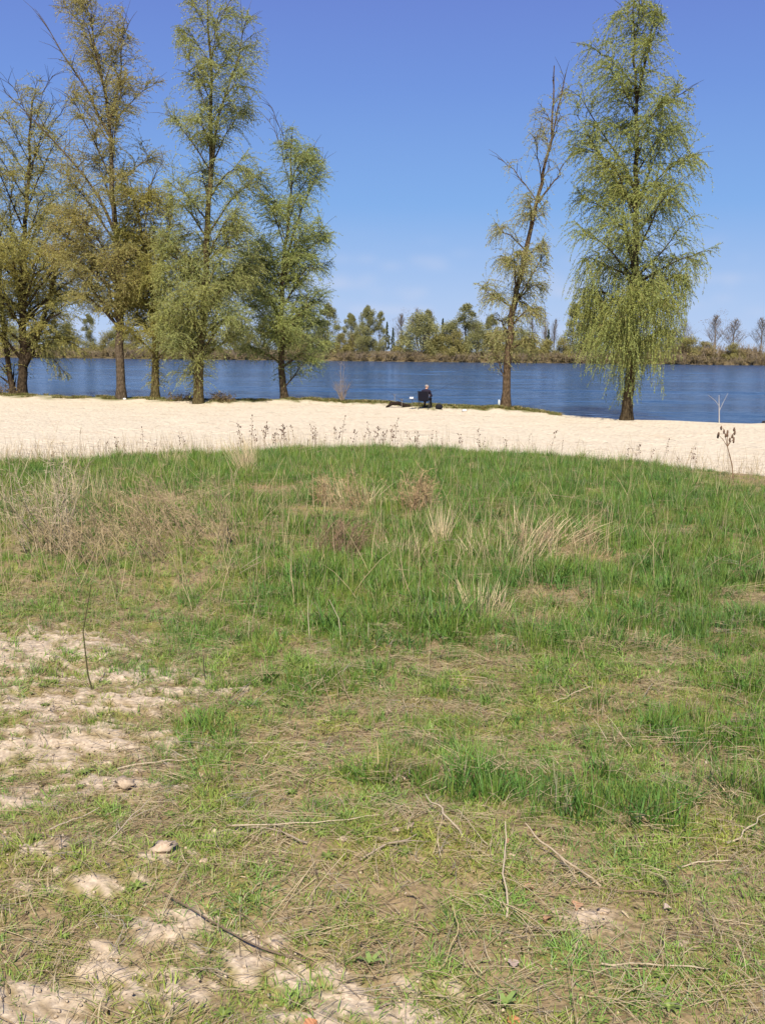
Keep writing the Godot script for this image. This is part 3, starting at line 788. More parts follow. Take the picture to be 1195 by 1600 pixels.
func angler() -> void:
	rng.seed = 77
	var at := P(2.2, 53.4)
	var turn := -0.35
	# folding chair
	var chair := thing("folding_chair", at, "dark blue folding camp chair the angler sits in by the water", "chair")
	chair.rotation.y = turn
	var navy := Color(0.008, 0.009, 0.018)
	var b := MB.new()
	b.box(Vector3(0, 0.42, -0.02), Vector3(0.52, 0.025, 0.46), navy)
	part("seat", b.mesh(M.cloth), chair)
	b = MB.new()
	b.box(Vector3(0, 0.7, 0.27), Vector3(0.54, 0.5, 0.025), navy, Basis(Vector3.RIGHT, 0.18))
	part("backrest", b.mesh(M.cloth), chair)
	for s in [-1, 1]:
		b = MB.new()
		b.tube(PackedVector3Array([Vector3(s * 0.28, -0.03, 0.27), Vector3(s * 0.28, 0.6, -0.22)]), PackedFloat32Array([0.013, 0.013]), 6, Color(0.02, 0.02, 0.02))
		part("leg", b.mesh(M.plastic), chair)
		b = MB.new()
		b.tube(PackedVector3Array([Vector3(s * 0.28, -0.03, -0.24), Vector3(s * 0.28, 0.42, 0.2), Vector3(s * 0.27, 0.97, 0.32)]), PackedFloat32Array([0.013, 0.013, 0.013]), 6, Color(0.02, 0.02, 0.02))
		part("leg", b.mesh(M.plastic), chair)
		b = MB.new()
		b.box(Vector3(s * 0.29, 0.62, 0.0), Vector3(0.05, 0.03, 0.46), Color(0.02, 0.02, 0.02))
		part("armrest", b.mesh(M.plastic), chair)
	# the person, facing the water (-z)
	var man := thing("person", at, "seated angler in dark jacket and trousers facing the river", "person")
	man.rotation.y = turn
	var jacket := Color(0.022, 0.018, 0.035)
	var pants := Color(0.02, 0.022, 0.03)
	var skin := Color(0.5, 0.3, 0.22)
	var body := MB.new()
	var hip := Vector3(0.05, 0.53, 0.06)
	var neck := Vector3(0.1, 1.02, 0.03)
	var bones := [[hip, Vector3(0.08, 0.75, 0.08), 0.17, 0.17], [Vector3(0.08, 0.75, 0.08), Vector3(0.1, 0.93, 0.05), 0.17, 0.14], [Vector3(-0.06, 0.95, 0.05), Vector3(0.26, 0.95, 0.05), 0.085, 0.085], [Vector3(0.1, 0.95, 0.04), neck, 0.07, 0.06], [neck, Vector3(0.11, 1.09, 0.0), 0.055, 0.055]]
	for s in [-1, 1]:
		var hp := hip + Vector3(s * 0.09, -0.01, -0.02)
		var kn := Vector3(0.06 + s * 0.15, 0.55, -0.4)
		var an := Vector3(0.06 + s * 0.16, 0.08, -0.44 - 0.06 * s)
		bones.append_array([[hp, kn, 0.1, 0.07], [kn, an, 0.068, 0.045], [an, an + Vector3(s * 0.02, -0.035, -0.17), 0.05, 0.042], [an + Vector3(0, -0.03, 0.03), an + Vector3(0, -0.035, -0.02), 0.045, 0.045]])
		var sh := Vector3(0.1 + s * 0.19, 0.94, 0.04)
		var el := Vector3(0.1 + s * 0.27, 0.7, -0.06)
		var wr := Vector3(0.1 + s * 0.12, 0.68, -0.3)
		bones.append_array([[sh, el, 0.068, 0.052], [el, wr, 0.05, 0.035]])
	sdf_mesh(body, bones, 0.024, 0.05, func(p: Vector3): return pants if p.y < 0.5 or p.z < -0.12 and p.y < 0.62 else jacket if p.y < 1.075 else skin)
	# head with nose, ears, chin
	var hc := Vector3(0.12, 1.17, -0.02)
	var face := Basis(Vector3.UP, -0.5) * Basis(Vector3.RIGHT, -0.1)
	var hb := []
	for q in [[[0, 0.03, 0.015], [0, 0.035, -0.02], 0.087, 0.082], [[0, -0.03, -0.03], [0, -0.07, -0.055], 0.062, 0.042], [[0, 0.0, -0.09], [0, -0.022, -0.112], 0.012, 0.015], [[-0.082, 0.005, 0.01], [-0.086, -0.02, 0.012], 0.016, 0.012], [[0.082, 0.005, 0.01], [0.086, -0.02, 0.012], 0.016, 0.012], [[-0.03, 0.03, -0.082], [0.03, 0.03, -0.082], 0.017, 0.017], [[-0.018, -0.048, -0.092], [0.018, -0.048, -0.092], 0.009, 0.009], [[0, -0.05, 0.0], [0, -0.11, 0.01], 0.055, 0.055]]:
		hb.append([hc + face * Vector3(q[0][0], q[0][1], q[0][2]), hc + face * Vector3(q[1][0], q[1][1], q[1][2]), q[2], q[3]])
	sdf_mesh(body, hb, 0.009, 0.02, func(p: Vector3): return Color(0.3, 0.13, 0.1) if absf((face.inverse() * (p - hc)).y + 0.048) < 0.008 and (face.inverse() * (p - hc)).z < -0.085 else skin)
	# hands closed round the rod
	for s in [-1, 1]:
		var wr := Vector3(0.1 + s * 0.12, 0.68, -0.3)
		var pc := wr + Vector3(-s * 0.02, 0.0, -0.075)
		var fb := [[wr, wr + Vector3(-s * 0.01, 0, -0.03), 0.028, 0.03]]
		for k in 4:
			var o := pc + Vector3(0, 0.03 - k * 0.02, 0)
			var ln: float = [0.04, 0.045, 0.042, 0.033][k]
			fb.append_array([[wr + Vector3(0, 0.015 - k * 0.011, -0.02), o, 0.014, 0.011], [o, o + Vector3(-s * ln, 0, -0.012), 0.0095, 0.0088], [o + Vector3(-s * ln, 0, -0.012), o + Vector3(-s * ln * 0.9, -0.004, 0.022), 0.0088, 0.008]])
		var th := wr + Vector3(-s * 0.02, 0.025, -0.025)
		fb.append_array([[th, th + Vector3(-s * 0.028, 0.02, -0.02), 0.012, 0.01], [th + Vector3(-s * 0.028, 0.02, -0.02), th + Vector3(-s * 0.042, 0.012, -0.045), 0.01, 0.0085]])
		sdf_mesh(body, fb, 0.005, 0.008, func(_p: Vector3): return skin)
	part("body", body.mesh(M.cloth), man)
	b = MB.new()
	b.lump(hc + face * Vector3(0, 0.05, 0.02), Vector3(0.094, 0.075, 0.1), 18, 0.1, nz, Color(0.3, 0.27, 0.25), face)
	part("hair", b.mesh(M.cloth), man)
	b = MB.new()
	for s in [-1, 1]: b.lump(hc + face * Vector3(s * 0.032, 0.012, -0.092), Vector3(0.009, 0.006, 0.006), 8, 0.0, nz, Color(0.03, 0.02, 0.02), face)
	part("eyes", b.mesh(M.plastic), man)
	# rods on rests
	_rod([[2.15, 53.9, 0.78], [3.1, 55.6, 0.9], [5.0, 58.6, 1.5]], "long thin fishing rod pointing right over the water from the angler", 0.012)
	_rod([[1.0, 54.6, 0.42], [2.0, 54.3, 0.46], [-0.4, 58.0, 0.75]].slice(0, 1) + [[0.6, 56.0, 0.6], [-0.1, 58.6, 0.95]], "fishing rod resting on stakes left of the camp chair", 0.011)
	for q in [[1.0, 54.6, 0.5, "shorter thin pale forked stake holding up a fishing rod"], [0.62, 55.9, 0.68, "taller thin pale forked stake nearer the water under a fishing rod"]]:
		var st := thing("rod_rest", P(q[0], q[1]), q[3], "stake", "rod rests by the angler")
		b = MB.new()
		b.tube(PackedVector3Array([Vector3(0, -0.1, 0), Vector3(0, q[2] - 0.1, 0)]), PackedFloat32Array([0.014, 0.012]), 6, Color(0.4, 0.36, 0.3))
		part("stake", b.mesh(M.wood), st)
		b = MB.new()
		b.tube(PackedVector3Array([Vector3(-0.06, q[2], 0), Vector3(0, q[2] - 0.1, 0), Vector3(0.06, q[2], 0)]), PackedFloat32Array([0.01, 0.01, 0.01]), 6, Color(0.4, 0.36, 0.3))
		part("fork", b.mesh(M.wood), st)
	# bait table with a white box
	var tb := thing("bait_stand", P(1.55, 53.5), "small stand with thin pole and flat tray beside the camp chair", "stand")
	b = MB.new()
	b.tube(PackedVector3Array([Vector3(0, -0.1, 0), Vector3(0, 0.55, 0)]), PackedFloat32Array([0.016, 0.014]), 6, Color(0.1, 0.1, 0.1))
	part("pole", b.mesh(M.plastic), tb)
	b = MB.new()
	b.box(Vector3(0, 0.565, 0), Vector3(0.4, 0.03, 0.28), Color(0.08, 0.08, 0.09))
	part("tray", b.mesh(M.plastic), tb)
	var bx := thing("bait_box", P(1.5, 53.5, 0.582), "little white bait box lying on the tray left of the chair", "box")
	b = MB.new()
	b.box(Vector3(0, 0.035, 0), Vector3(0.2, 0.07, 0.15), Color(0.75, 0.76, 0.78))
	part("tub", b.mesh(M.plastic), bx)
	b = MB.new()
	b.box(Vector3(0, 0.078, 0), Vector3(0.215, 0.014, 0.165), Color(0.8, 0.8, 0.82))
	part("lid", b.mesh(M.plastic), bx)
	# tackle bag
	var bag := thing("tackle_bag", P(2.98, 53.2), "rounded black tackle bag on the grass right of the angler", "bag")
	b = MB.new()
	b.lump(Vector3(0, 0.13, 0), Vector3(0.2, 0.16, 0.14), 18, 0.18, nz, Color(0.015, 0.015, 0.018))
	part("bag_body", b.mesh(M.cloth), bag)
	b = MB.new()
	b.tube(PackedVector3Array([Vector3(-0.12, 0.25, 0), Vector3(-0.06, 0.34, 0), Vector3(0.06, 0.34, 0), Vector3(0.12, 0.25, 0)]), PackedFloat32Array([0.012, 0.012, 0.012, 0.012]), 6, Color(0.02, 0.02, 0.02))
	part("handle", b.mesh(M.cloth), bag)
	# a dark driftwood log with a bend in it
	var log := thing("driftwood_log", P(0.9, 55.2), "dark bent driftwood log lying on the grassy bank beside the angler", "log")
	b = MB.new()
	b.tube(PackedVector3Array([Vector3(-0.75, 0.0, 0.2), Vector3(-0.45, 0.2, 0.1), Vector3(-0.1, 0.24, 0), Vector3(0.3, 0.1, 0), Vector3(0.8, 0.02, 0.05)]), PackedFloat32Array([0.06, 0.09, 0.11, 0.12, 0.1]), 9, Color(0.055, 0.042, 0.035))
	part("stem", b.mesh(M.bark), log)
	b = MB.new()
	b.tube(PackedVector3Array([Vector3(-0.35, 0.22, 0.08), Vector3(-0.5, 0.34, 0.0), Vector3(-0.62, 0.38, -0.1)]), PackedFloat32Array([0.05, 0.03, 0.012]), 6, Color(0.06, 0.045, 0.035))
	part("branch_stub", b.mesh(M.bark), log)
	# odds and ends on the shore
	for q in [[4.25, 51.9, "crumpled white plastic bag lying on the sand near the water", "plastic_bag", 0.13], [-15.55, 59.45, "white scrap caught at the foot of the tallest brown willow", "plastic_scrap", 0.11]]:
		b = MB.new()
		b.lump(Vector3(0, q[4] * 0.42, 0), Vector3(q[4], q[4] * 0.6, q[4] * 0.7), 14, 0.7, nz, Color(0.75, 0.73, 0.7))
		tag(part(numbered(q[3]), b.mesh(M.plastic), self), q[2], "litter").set("position", P(q[0], q[1]))
	b = MB.new()
	b.lump(Vector3(0, 0.15, 0), Vector3(0.06, 0.17, 0.04), 12, 0.5, nz, Color(0.6, 0.66, 0.68))
	tag(part(numbered("plastic_scrap"), b.mesh(M.plastic), self), "whitish scrap hanging against the foot of the leaning sparse willow", "litter").set("position", P(6.33, 54.3, 0.05))
	b = MB.new()
	b.lump(Vector3(0, 0.06, 0), Vector3(0.22, 0.14, 0.16), 14, 0.5, nz, Color(0.05, 0.05, 0.06))
	tag(part(numbered("shore_stone"), b.mesh(M.stone), self), "dark stone at the water's edge beyond the open sand", "stone").set("position", P(18.1, 46.6))

func _rod(q: Array, label: String, r: float) -> void:
	var o := Vector3(q[0][0], height(q[0][0], q[0][1]), -q[0][1])
	var base := o.y
	var t := thing("fishing_rod", o, label, "fishing rod")
	var pts := PackedVector3Array()
	for p in q: pts.append(Vector3(p[0], base + p[2], -p[1]) - o)
	var b := MB.new()
	b.tube(pts, PackedFloat32Array([r, r * 0.7, r * 0.3]), 6, Color(0.05, 0.05, 0.06))
	part("blank", b.mesh(M.plastic), t)
	b = MB.new()
	var dir := (pts[1] - pts[0]).normalized()
	b.tube(PackedVector3Array([pts[0] - dir * 0.25, pts[0] + dir * 0.12]), PackedFloat32Array([r * 1.6, r * 1.6]), 8, Color(0.12, 0.08, 0.05))
	part("grip", b.mesh(M.cloth), t)
	b = MB.new()
	b.lump(pts[0] + dir * 0.18 + Vector3(0, -0.05, 0), Vector3(0.03, 0.035, 0.03), 10, 0.0, nz, Color(0.1, 0.1, 0.1))
	part("reel", b.mesh(M.plastic), t)

# ------------------------------------------------------------------ grass and litter
func tuft(count: int, h: float, spread: float, w: float, bend: float, base: Color, dry: float) -> ArrayMesh:
	var b := MB.new()
	for k in count:
		var az := rng.randf() * TAU
		var rr := spread * sqrt(rng.randf())
		var o := Vector3(cos(az) * rr, -0.01, sin(az) * rr)
		var la := az + rng.randf_range(-1.2, 1.2)
		var out := Vector3(cos(la), 0, sin(la))
		var hh := h * rng.randf_range(0.45, 1.1)
		var lean := bend * rng.randf_range(0.2, 1.3)
		var pts := PackedVector3Array()
		for i in 5:
			var t := i / 4.0
			pts.append(o + Vector3.UP * hh * (t - 0.22 * lean * t * t) + out * hh * lean * t * t)
		var side := out.cross(Vector3.UP).rotated(Vector3.UP, rng.randf_range(-0.9, 0.9))
		var col := base * rng.randf_range(0.75, 1.15)
		if rng.randf() < dry: col = Color(0.52, 0.42, 0.22) * rng.randf_range(0.7, 1.1)
		b.blade(pts, side, w * rng.randf_range(0.7, 1.2), col)
	return b.mesh(M.grass)

func scatter(parent: Node, called: String, m: Mesh, ts: Array, cs: Array) -> void:
	if ts.is_empty(): return
	var mm := MultiMesh.new()
	mm.transform_format = MultiMesh.TRANSFORM_3D
	mm.use_colors = true
	mm.mesh = m
	mm.instance_count = ts.size()
	for i in ts.size():
		mm.set_instance_transform(i, ts[i])
		mm.set_instance_color(i, cs[i])
	var o := MultiMeshInstance3D.new()
	o.name = called
	o.multimesh = mm
	parent.add_child(o, true)
	o.set_meta("kind", "stuff")

func spots(step: float, d0: float, d1: float) -> PackedVector2Array:
	var out := PackedVector2Array()
	var d := d0
	while d < d1:
		var hw := 1.3 + 0.5 * d
		var x := -hw
		while x < hw:
			out.append(Vector2(x + rng.randf() * step, d + rng.randf() * step))
			x += step
		d += step
	return out

func grass() -> void:
	rng.seed = 31
	var g := Node3D.new()
	g.name = "meadow_grass"
	add_child(g)
	tag(g, "green spring grass growing over the low mound and in clumps", "grass", "", "stuff")
	# tall lush grass
	var tall := []
	for i in 5: tall.append(tuft([18, 16, 14, 20, 12][i], [0.16, 0.15, 0.13, 0.19, 0.12][i], [0.05, 0.045, 0.04, 0.05, 0.05][i], [0.0042, 0.0045, 0.006, 0.003, 0.0075][i], [0.45, 0.7, 1.0, 0.4, 1.3][i], [Color(0.185, 0.3, 0.045), Color(0.15, 0.27, 0.04), Color(0.12, 0.24, 0.045), Color(0.27, 0.33, 0.06), Color(0.17, 0.29, 0.05)][i], [0.07, 0.07, 0.04, 0.22, 0.05][i]))
	var t0 := [[], [], [], [], []]
	var c0 := [[], [], [], [], []]
	for p in spots(0.042, 2.0, 17.4):
		var l := lush(p.x, p.y)
		if l < 0.12 or rng.randf() > 0.25 + l * 0.85: continue
		if p.y > 7.5 and rng.randf() < 0.35: continue
		var k := rng.randi() % 5
		var s := rng.randf_range(0.5, 1.2) * (0.36 + 0.8 * l) * (1.0 + 0.5 * nz2.get_noise_2d(p.x * 3.3 + 5.0, p.y * 3.3)) * (0.75 if p.y < 5.0 else 1.0)
		t0[k].append(Transform3D(Basis(Vector3.UP, rng.randf() * TAU).scaled(Vector3(s, s * rng.randf_range(0.85, 1.2), s)), P(p.x, p.y)))
		var tone := 0.5 + 0.5 * nz.get_noise_2d(p.x * 1.2 + 33.0, p.y * 1.2)
		var f := rng.randf_range(0.72, 1.0)
		tone = clampf(tone - 0.16 * smoothstep(-1.0, 2.0, p.x) + 0.1, 0.0, 1.0)
		c0[k].append(Color(lerpf(0.5, 1.0, tone) * f, lerpf(0.72, 1.0, tone) * f, lerpf(0.75, 1.0, rng.randf()) * f))
	for k in 5: scatter(g, "tall_blades", tall[k], t0[k], c0[k])
	# short turf
	var short := []
	for i in 4: short.append(tuft(12, 0.046, 0.026, 0.0042, [0.7, 1.1, 1.5, 0.9][i], Color(0.3, 0.36, 0.075), 0.2))
	var t1 := [[], [], [], []]
	var c1 := [[], [], [], []]
	for p in spots(0.024, 1.7, 8.0):
		var s0 := sandy(p.x, p.y)
		if s0 > 0.25 and rng.randf() < 0.93: continue
		if lush(p.x, p.y) > 0.55 and rng.randf() < 0.6: continue
		var pat := 0.5 + 0.75 * nz.get_noise_2d(p.x * 2.6 + 7.0, p.y * 2.6) + 0.4 * nz.get_noise_2d(p.x * 9.0, p.y * 9.0)
		pat -= 0.45 * matted(p.x, p.y)
		if rng.randf() > clampf(pat, 0.45, 1.0): continue
		if p.y > 3.6 and rng.randf() < 0.35: continue
		if p.y > 5.2 and rng.randf() < 0.5: continue
		var k := rng.randi() % 4
		var s := rng.randf_range(0.5, 1.1) * (0.7 + 0.5 * clampf(pat, 0.0, 1.2)) * (1.0 if p.y < 4.5 else 1.25)
		t1[k].append(Transform3D(Basis(Vector3.UP, rng.randf() * TAU).scaled(Vector3(s, s * rng.randf_range(0.8, 1.3), s)), P(p.x, p.y)))
		var gr := clampf(0.5 + 0.9 * nz.get_noise_2d(p.x * 1.6 + 90.0, p.y * 1.6), 0.0, 1.0)
		var f := rng.randf_range(0.7, 1.0)
		c1[k].append(Color(lerpf(1.0, 0.66, gr) * f, f, lerpf(0.8, 1.0, gr) * f))
	for k in 4: scatter(g, "short_blades", short[k], t1[k], c1[k])
	# moss and tiny sprouts close to the ground
	var moss := []
	for i in 3: moss.append(tuft(9, 0.02, 0.016, 0.0032, [1.0, 1.5, 2.0][i], Color(0.36, 0.39, 0.09), 0.12))
	var t3 := [[], [], []]
	var c3 := [[], [], []]
	for p in spots(0.017, 1.8, 4.6):
		var pat := 0.45 + 0.9 * nz.get_noise_2d(p.x * 2.6 + 7.0, p.y * 2.6) + 0.5 * nz2.get_noise_2d(p.x * 14.0, p.y * 14.0)
		if rng.randf() > clampf(pat, 0.3, 0.85) * (1.0 if p.y < 3.4 else 0.6): continue
		if sandy(p.x, p.y) > 0.2: continue
		var k := rng.randi() % 3
		var s := rng.randf_range(0.6, 1.3)
		t3[k].append(Transform3D(Basis(Vector3.UP, rng.randf() * TAU).scaled(Vector3(s, s, s)), P(p.x, p.y)))
		var f := rng.randf_range(0.7, 1.0)
		c3[k].append(Color(f * rng.randf_range(0.75, 1.0), f, f * 0.9))
	for k in 3: scatter(g, "moss_sprouts", moss[k], t3[k], c3[k])
	# grass and sedge on the river bank rim
	var rim := Node3D.new()
	rim.name = "bank_grass"
	add_child(rim)
	tag(rim, "thin green grass along the rim of the near river bank", "grass", "", "stuff")
	var t2 := []
	var c2 := []
	for i in 9000:
		var x := rng.randf_range(-34.0, 9.0)
		var d := shore_d(x) - rng.randf_range(0.6, 3.2)
		if nz.get_noise_2d(x * 0.45, d * 0.4 + 9.0) < (0.1 if x < -5.0 else -0.25): continue
		var s := rng.randf_range(0.6, 1.4)
		t2.append(Transform3D(Basis(Vector3.UP, rng.randf() * TAU).scaled(Vector3(s * 1.6, s, s * 1.6)), P(x, d)))
		c2.append(Color(rng.randf_range(0.8, 1.0), rng.randf_range(0.75, 0.95), 0.8))
	scatter(rim, "rim_blades", tuft(14, 0.14, 0.1, 0.012, 0.7, Color(0.17, 0.18, 0.05), 0.25), t2, c2)

func straw_mesh(bent: float, kinds: int) -> ArrayMesh:
	var b := MB.new()
	for k in kinds:
		var pts := PackedVector3Array()
		var rad := PackedFloat32Array()
		var y := rng.randf_range(-0.3, 0.3)
		var off := Vector3(rng.randf_range(-0.3, 0.3), 0, rng.randf_range(-0.4, 0.4)) if kinds > 1 else Vector3.ZERO
		for i in 5:
			var t := i / 4.0
			pts.append(off + Vector3((t - 0.5) * cos(y), 0.02 + bent * 0.12 * sin(t * 3.0) + (0.05 * k if kinds > 1 else 0.0), (t - 0.5) * sin(y) + bent * 0.25 * t * t))
			rad.append(lerpf(0.0085, 0.004, t))
		b.tube(pts, rad, 3, Color(1, 1, 1) * rng.randf_range(0.75, 1.0), false)
	return b.mesh(M.straw)

func litter() -> void:
	rng.seed = 57
	var g := Node3D.new()
	g.name = "straw_litter"
	add_child(g)
	tag(g, "pale dead straw and grass litter lying flat across the meadow", "straw", "", "stuff")
	var ms := [straw_mesh(0.2, 1), straw_mesh(0.8, 1), straw_mesh(-0.7, 1), straw_mesh(0.5, 4), straw_mesh(0.3, 3)]
	var ts := [[], [], [], [], []]
	var cs := [[], [], [], [], []]
	var places := spots(0.019, 1.7, 6.5)
	places.append_array(spots(0.05, 6.5, 16.8))
	for p in places:
		var near := p.y < 6.5
		var m := matted(p.x, p.y)
		var l := lush(p.x, p.y)
		var s0 := sandy(p.x, p.y) if near else 0.0
		var want := (0.66 if p.y < 4.0 else 0.42) if near else 0.5
		want = want * (0.5 + 0.9 * nz.get_noise_2d(p.x * 3.0 + 44.0, p.y * 3.0)) + 0.75 * m - 0.3 * l
		if s0 > 0.3: want *= 0.3
		if p.y > edge_d(p.x) - 1.0: want = 0.15
		if rng.randf() > want: continue
		var k := rng.randi() % 5
		var len := rng.randf_range(0.03, 0.13) * (1.0 if near else 1.7)
		if rng.randf() < 0.02: len *= 2.2
		var lift := rng.randf_range(0.0, 0.012) + (0.05 * l if l > 0.4 else 0.0)
		var bs := Basis(Vector3.UP, rng.randf() * TAU) * Basis(Vector3.RIGHT, rng.randf_range(-0.3, 0.3)) * Basis(Vector3.BACK, rng.randf_range(-0.22, 0.22))
		var th: float = clampf(0.1 / len, 0.6, 1.6) * rng.randf_range(0.75, 1.5)
		ts[k].append(Transform3D(bs * Basis.from_scale(Vector3(len, len * th, len * th)), P(p.x, p.y, lift)))
		var r := rng.randf()
		var f := rng.randf_range(0.7, 1.05)
		var col := Color(0.7, 0.57, 0.35) if r < 0.62 else Color(0.5, 0.37, 0.21) if r < 0.87 else Color(0.48, 0.42, 0.33) if r < 0.93 else Color(0.16, 0.11, 0.07)
		cs[k].append(col * f)
	for i in 700:   # washed-up and blown bits lying on the beach
		var x := rng.randf_range(-22.0, 18.0)
		var d := lerpf(edge_d(x) + 2.0, shore_d(x) - 1.0, rng.randf())
		var len := rng.randf_range(0.1, 0.45)
		ts[0].append(Transform3D(Basis(Vector3.UP, rng.randf() * TAU) * Basis.from_scale(Vector3(len, len * 1.5, len * 1.5)), P(x, d, 0.01)))
		cs[0].append(Color(0.4, 0.3, 0.2) * rng.randf_range(0.4, 1.0))
	for k in 5: scatter(g, "straws", ms[k], ts[k], cs[k])
	# small curled leaf flakes and crumbs of soil among the straw
	var fl := MB.new()
	for i in 3:
		fl.quad(Vector3(-0.5, 0.0, -0.3 + 0.0 * i), Vector3(0.0, 0.18, -0.35), Vector3(0.05, 0.2, 0.3), Vector3(-0.45, 0.04, 0.25), Color.WHITE)
		fl.quad(Vector3(0.0, 0.18, -0.35), Vector3(0.5, 0.05, -0.1), Vector3(0.45, 0.0, 0.2), Vector3(0.05, 0.2, 0.3), Color(0.9, 0.9, 0.9))
	var tf := []
	var cf := []
	for p in spots(0.035, 1.7, 5.0):
		if rng.randf() > 0.45 or sandy(p.x, p.y) > 0.5: continue
		var s := rng.randf_range(0.006, 0.02)
		tf.append(Transform3D(Basis.from_euler(Vector3(rng.randfn() * 0.4, rng.randf() * TAU, rng.randfn() * 0.4))* Basis.from_scale(Vector3(s * rng.randf_range(0.8, 2.4), s, s * 0.6)), P(p.x, p.y, 0.004)))
		cf.append(Color(0.4, 0.29, 0.17).lerp(Color(0.6, 0.49, 0.31), rng.randf()) * rng.randf_range(0.5, 1.0))
	scatter(g, "leaf_flakes", fl.mesh(M.straw), tf, cf)
	# crumbs of sand and clods on the bare places
	var cr := MB.new()
	cr.lump(Vector3(0, 0.25, 0), Vector3(0.5, 0.36, 0.45), 8, 0.9, nz2, Color.WHITE)
	var tc := []
	var cc := []
	for p in spots(0.022, 1.7, 6.0):
		var s0 := sandy(p.x, p.y)
		if rng.randf() > (0.3 if s0 > 0.35 else 0.02): continue
		var s := rng.randf_range(0.004, 0.011) * (1.7 if rng.randf() < 0.08 else 1.0)
		tc.append(Transform3D(Basis(Vector3.UP, rng.randf() * TAU).scaled(Vector3(s, s, s)), P(p.x, p.y, -0.001)))
		cc.append(Color(0.66, 0.55, 0.41) * rng.randf_range(0.75, 1.05))
	var crumbs := Node3D.new()
	crumbs.name = "sand_crumbs"
	add_child(crumbs)
	tag(crumbs, "loose crumbs of pale sand on the bare patches", "sand", "", "stuff")
	scatter(crumbs, "crumbs", cr.mesh(M.stone), tc, cc)
	# low rosettes of broad little leaves
	var ro := MB.new()
	for k in 9:
		var az := k * 2.4 + rng.randf_range(-0.2, 0.2)
		var out := Vector3(cos(az), 0, sin(az))
		var ln := rng.randf_range(0.6, 1.0)
		ro.blade(PackedVector3Array([out * 0.05, out * 0.35 * ln + Vector3.UP * 0.22, out * 0.7 * ln + Vector3.UP * 0.28, out * ln + Vector3.UP * 0.15]), out.cross(Vector3.UP), 0.3, Color(0.2, 0.27, 0.07) * rng.randf_range(0.8, 1.1))
	var tr := []
	var cl := []
	for p in spots(0.085, 1.8, 6.5):
		if rng.randf() > 0.22 or sandy(p.x, p.y) > 0.4: continue
		var s := rng.randf_range(0.015, 0.04)
		tr.append(Transform3D(Basis(Vector3.UP, rng.randf() * TAU).scaled(Vector3(s, s, s)), P(p.x, p.y, 0.004)))
		var f := rng.randf_range(0.7, 1.0)
		cl.append(Color(f, f, 0.8 * f))
	var herb := Node3D.new()
	herb.name = "ground_herbs"
	add_child(herb)
	tag(herb, "small low rosettes of green herb leaves between the grass blades", "herbs", "", "stuff")
	scatter(herb, "rosettes", ro.mesh(M.grass), tr, cl)
	# thin standing dead stems, through the whole meadow
	var stem_meshes := []
	for q in [[0.1, 0.02], [0.03, -0.05], [-0.12, 0.05], [0.0, 0.14]]:
		var stem := MB.new()
		stem.tube(PackedVector3Array([Vector3(0, -0.05, 0), Vector3(q[0] * 0.15, 0.4, q[1] * 0.2), Vector3(q[0] * 0.6, 0.75, q[1] * 0.6), Vector3(q[0] * 1.4, 1.0, q[1] * 1.3)]), PackedFloat32Array([0.0052, 0.0045, 0.0034, 0.0016]), 3, Color.WHITE, false)
		if q[0] > 0.02:
			stem.blade(PackedVector3Array([Vector3(q[0] * 0.15, 0.4, 0), Vector3(0.1, 0.56, 0.04), Vector3(0.2, 0.62, 0.08)]), Vector3(0, 0.3, 1).normalized(), 0.01, Color(0.9, 0.9, 0.9))
			for k in stem.v.size() - stem.n.size(): stem.n.append(Vector3.UP)
		stem_meshes.append(stem.mesh(M.straw))
	var td := [[], [], [], []]
	var cd := [[], [], [], []]
	for p in spots(0.1, 4.2, 16.9):
		var want := 0.14 + 0.65 * smoothstep(0.2, -1.2, p.x) * smoothstep(5.2, 6.2, p.y) * smoothstep(11.0, 9.0, p.y)
		want += 0.75 * exp(-pow((p.x - 0.7) / 1.0, 2.0) - pow((p.y - 7.8) / 1.6, 2.0))
		if p.x < -1.0 and p.y > edge_d(p.x) - 0.8: want += 0.55
		if p.x > 3.6 and p.y > 11.0: want += 0.25
		if rng.randf() > want: continue
		var h := rng.randf_range(0.1, 0.4) * (1.15 if p.y > 6.0 else 0.7)
		var sk := rng.randi() % 4
		td[sk].append(Transform3D(Basis(Vector3.UP, rng.randf() * TAU) * Basis(Vector3.BACK, rng.randfn() * 0.42) * Basis.from_scale(Vector3(h, h, h)), P(p.x, p.y)))
		cd[sk].append(Color(0.6, 0.49, 0.28).lerp(Color(0.4, 0.3, 0.18), rng.randf()) * rng.randf_range(0.75, 1.05))
	var ds := Node3D.new()
	ds.name = "dead_stems"
	add_child(ds)
	tag(ds, "thin straw-coloured dead grass stems standing all through the meadow", "dry grass", "", "stuff")
	for k in 4: scatter(ds, "stems", stem_meshes[k], td[k], cd[k])

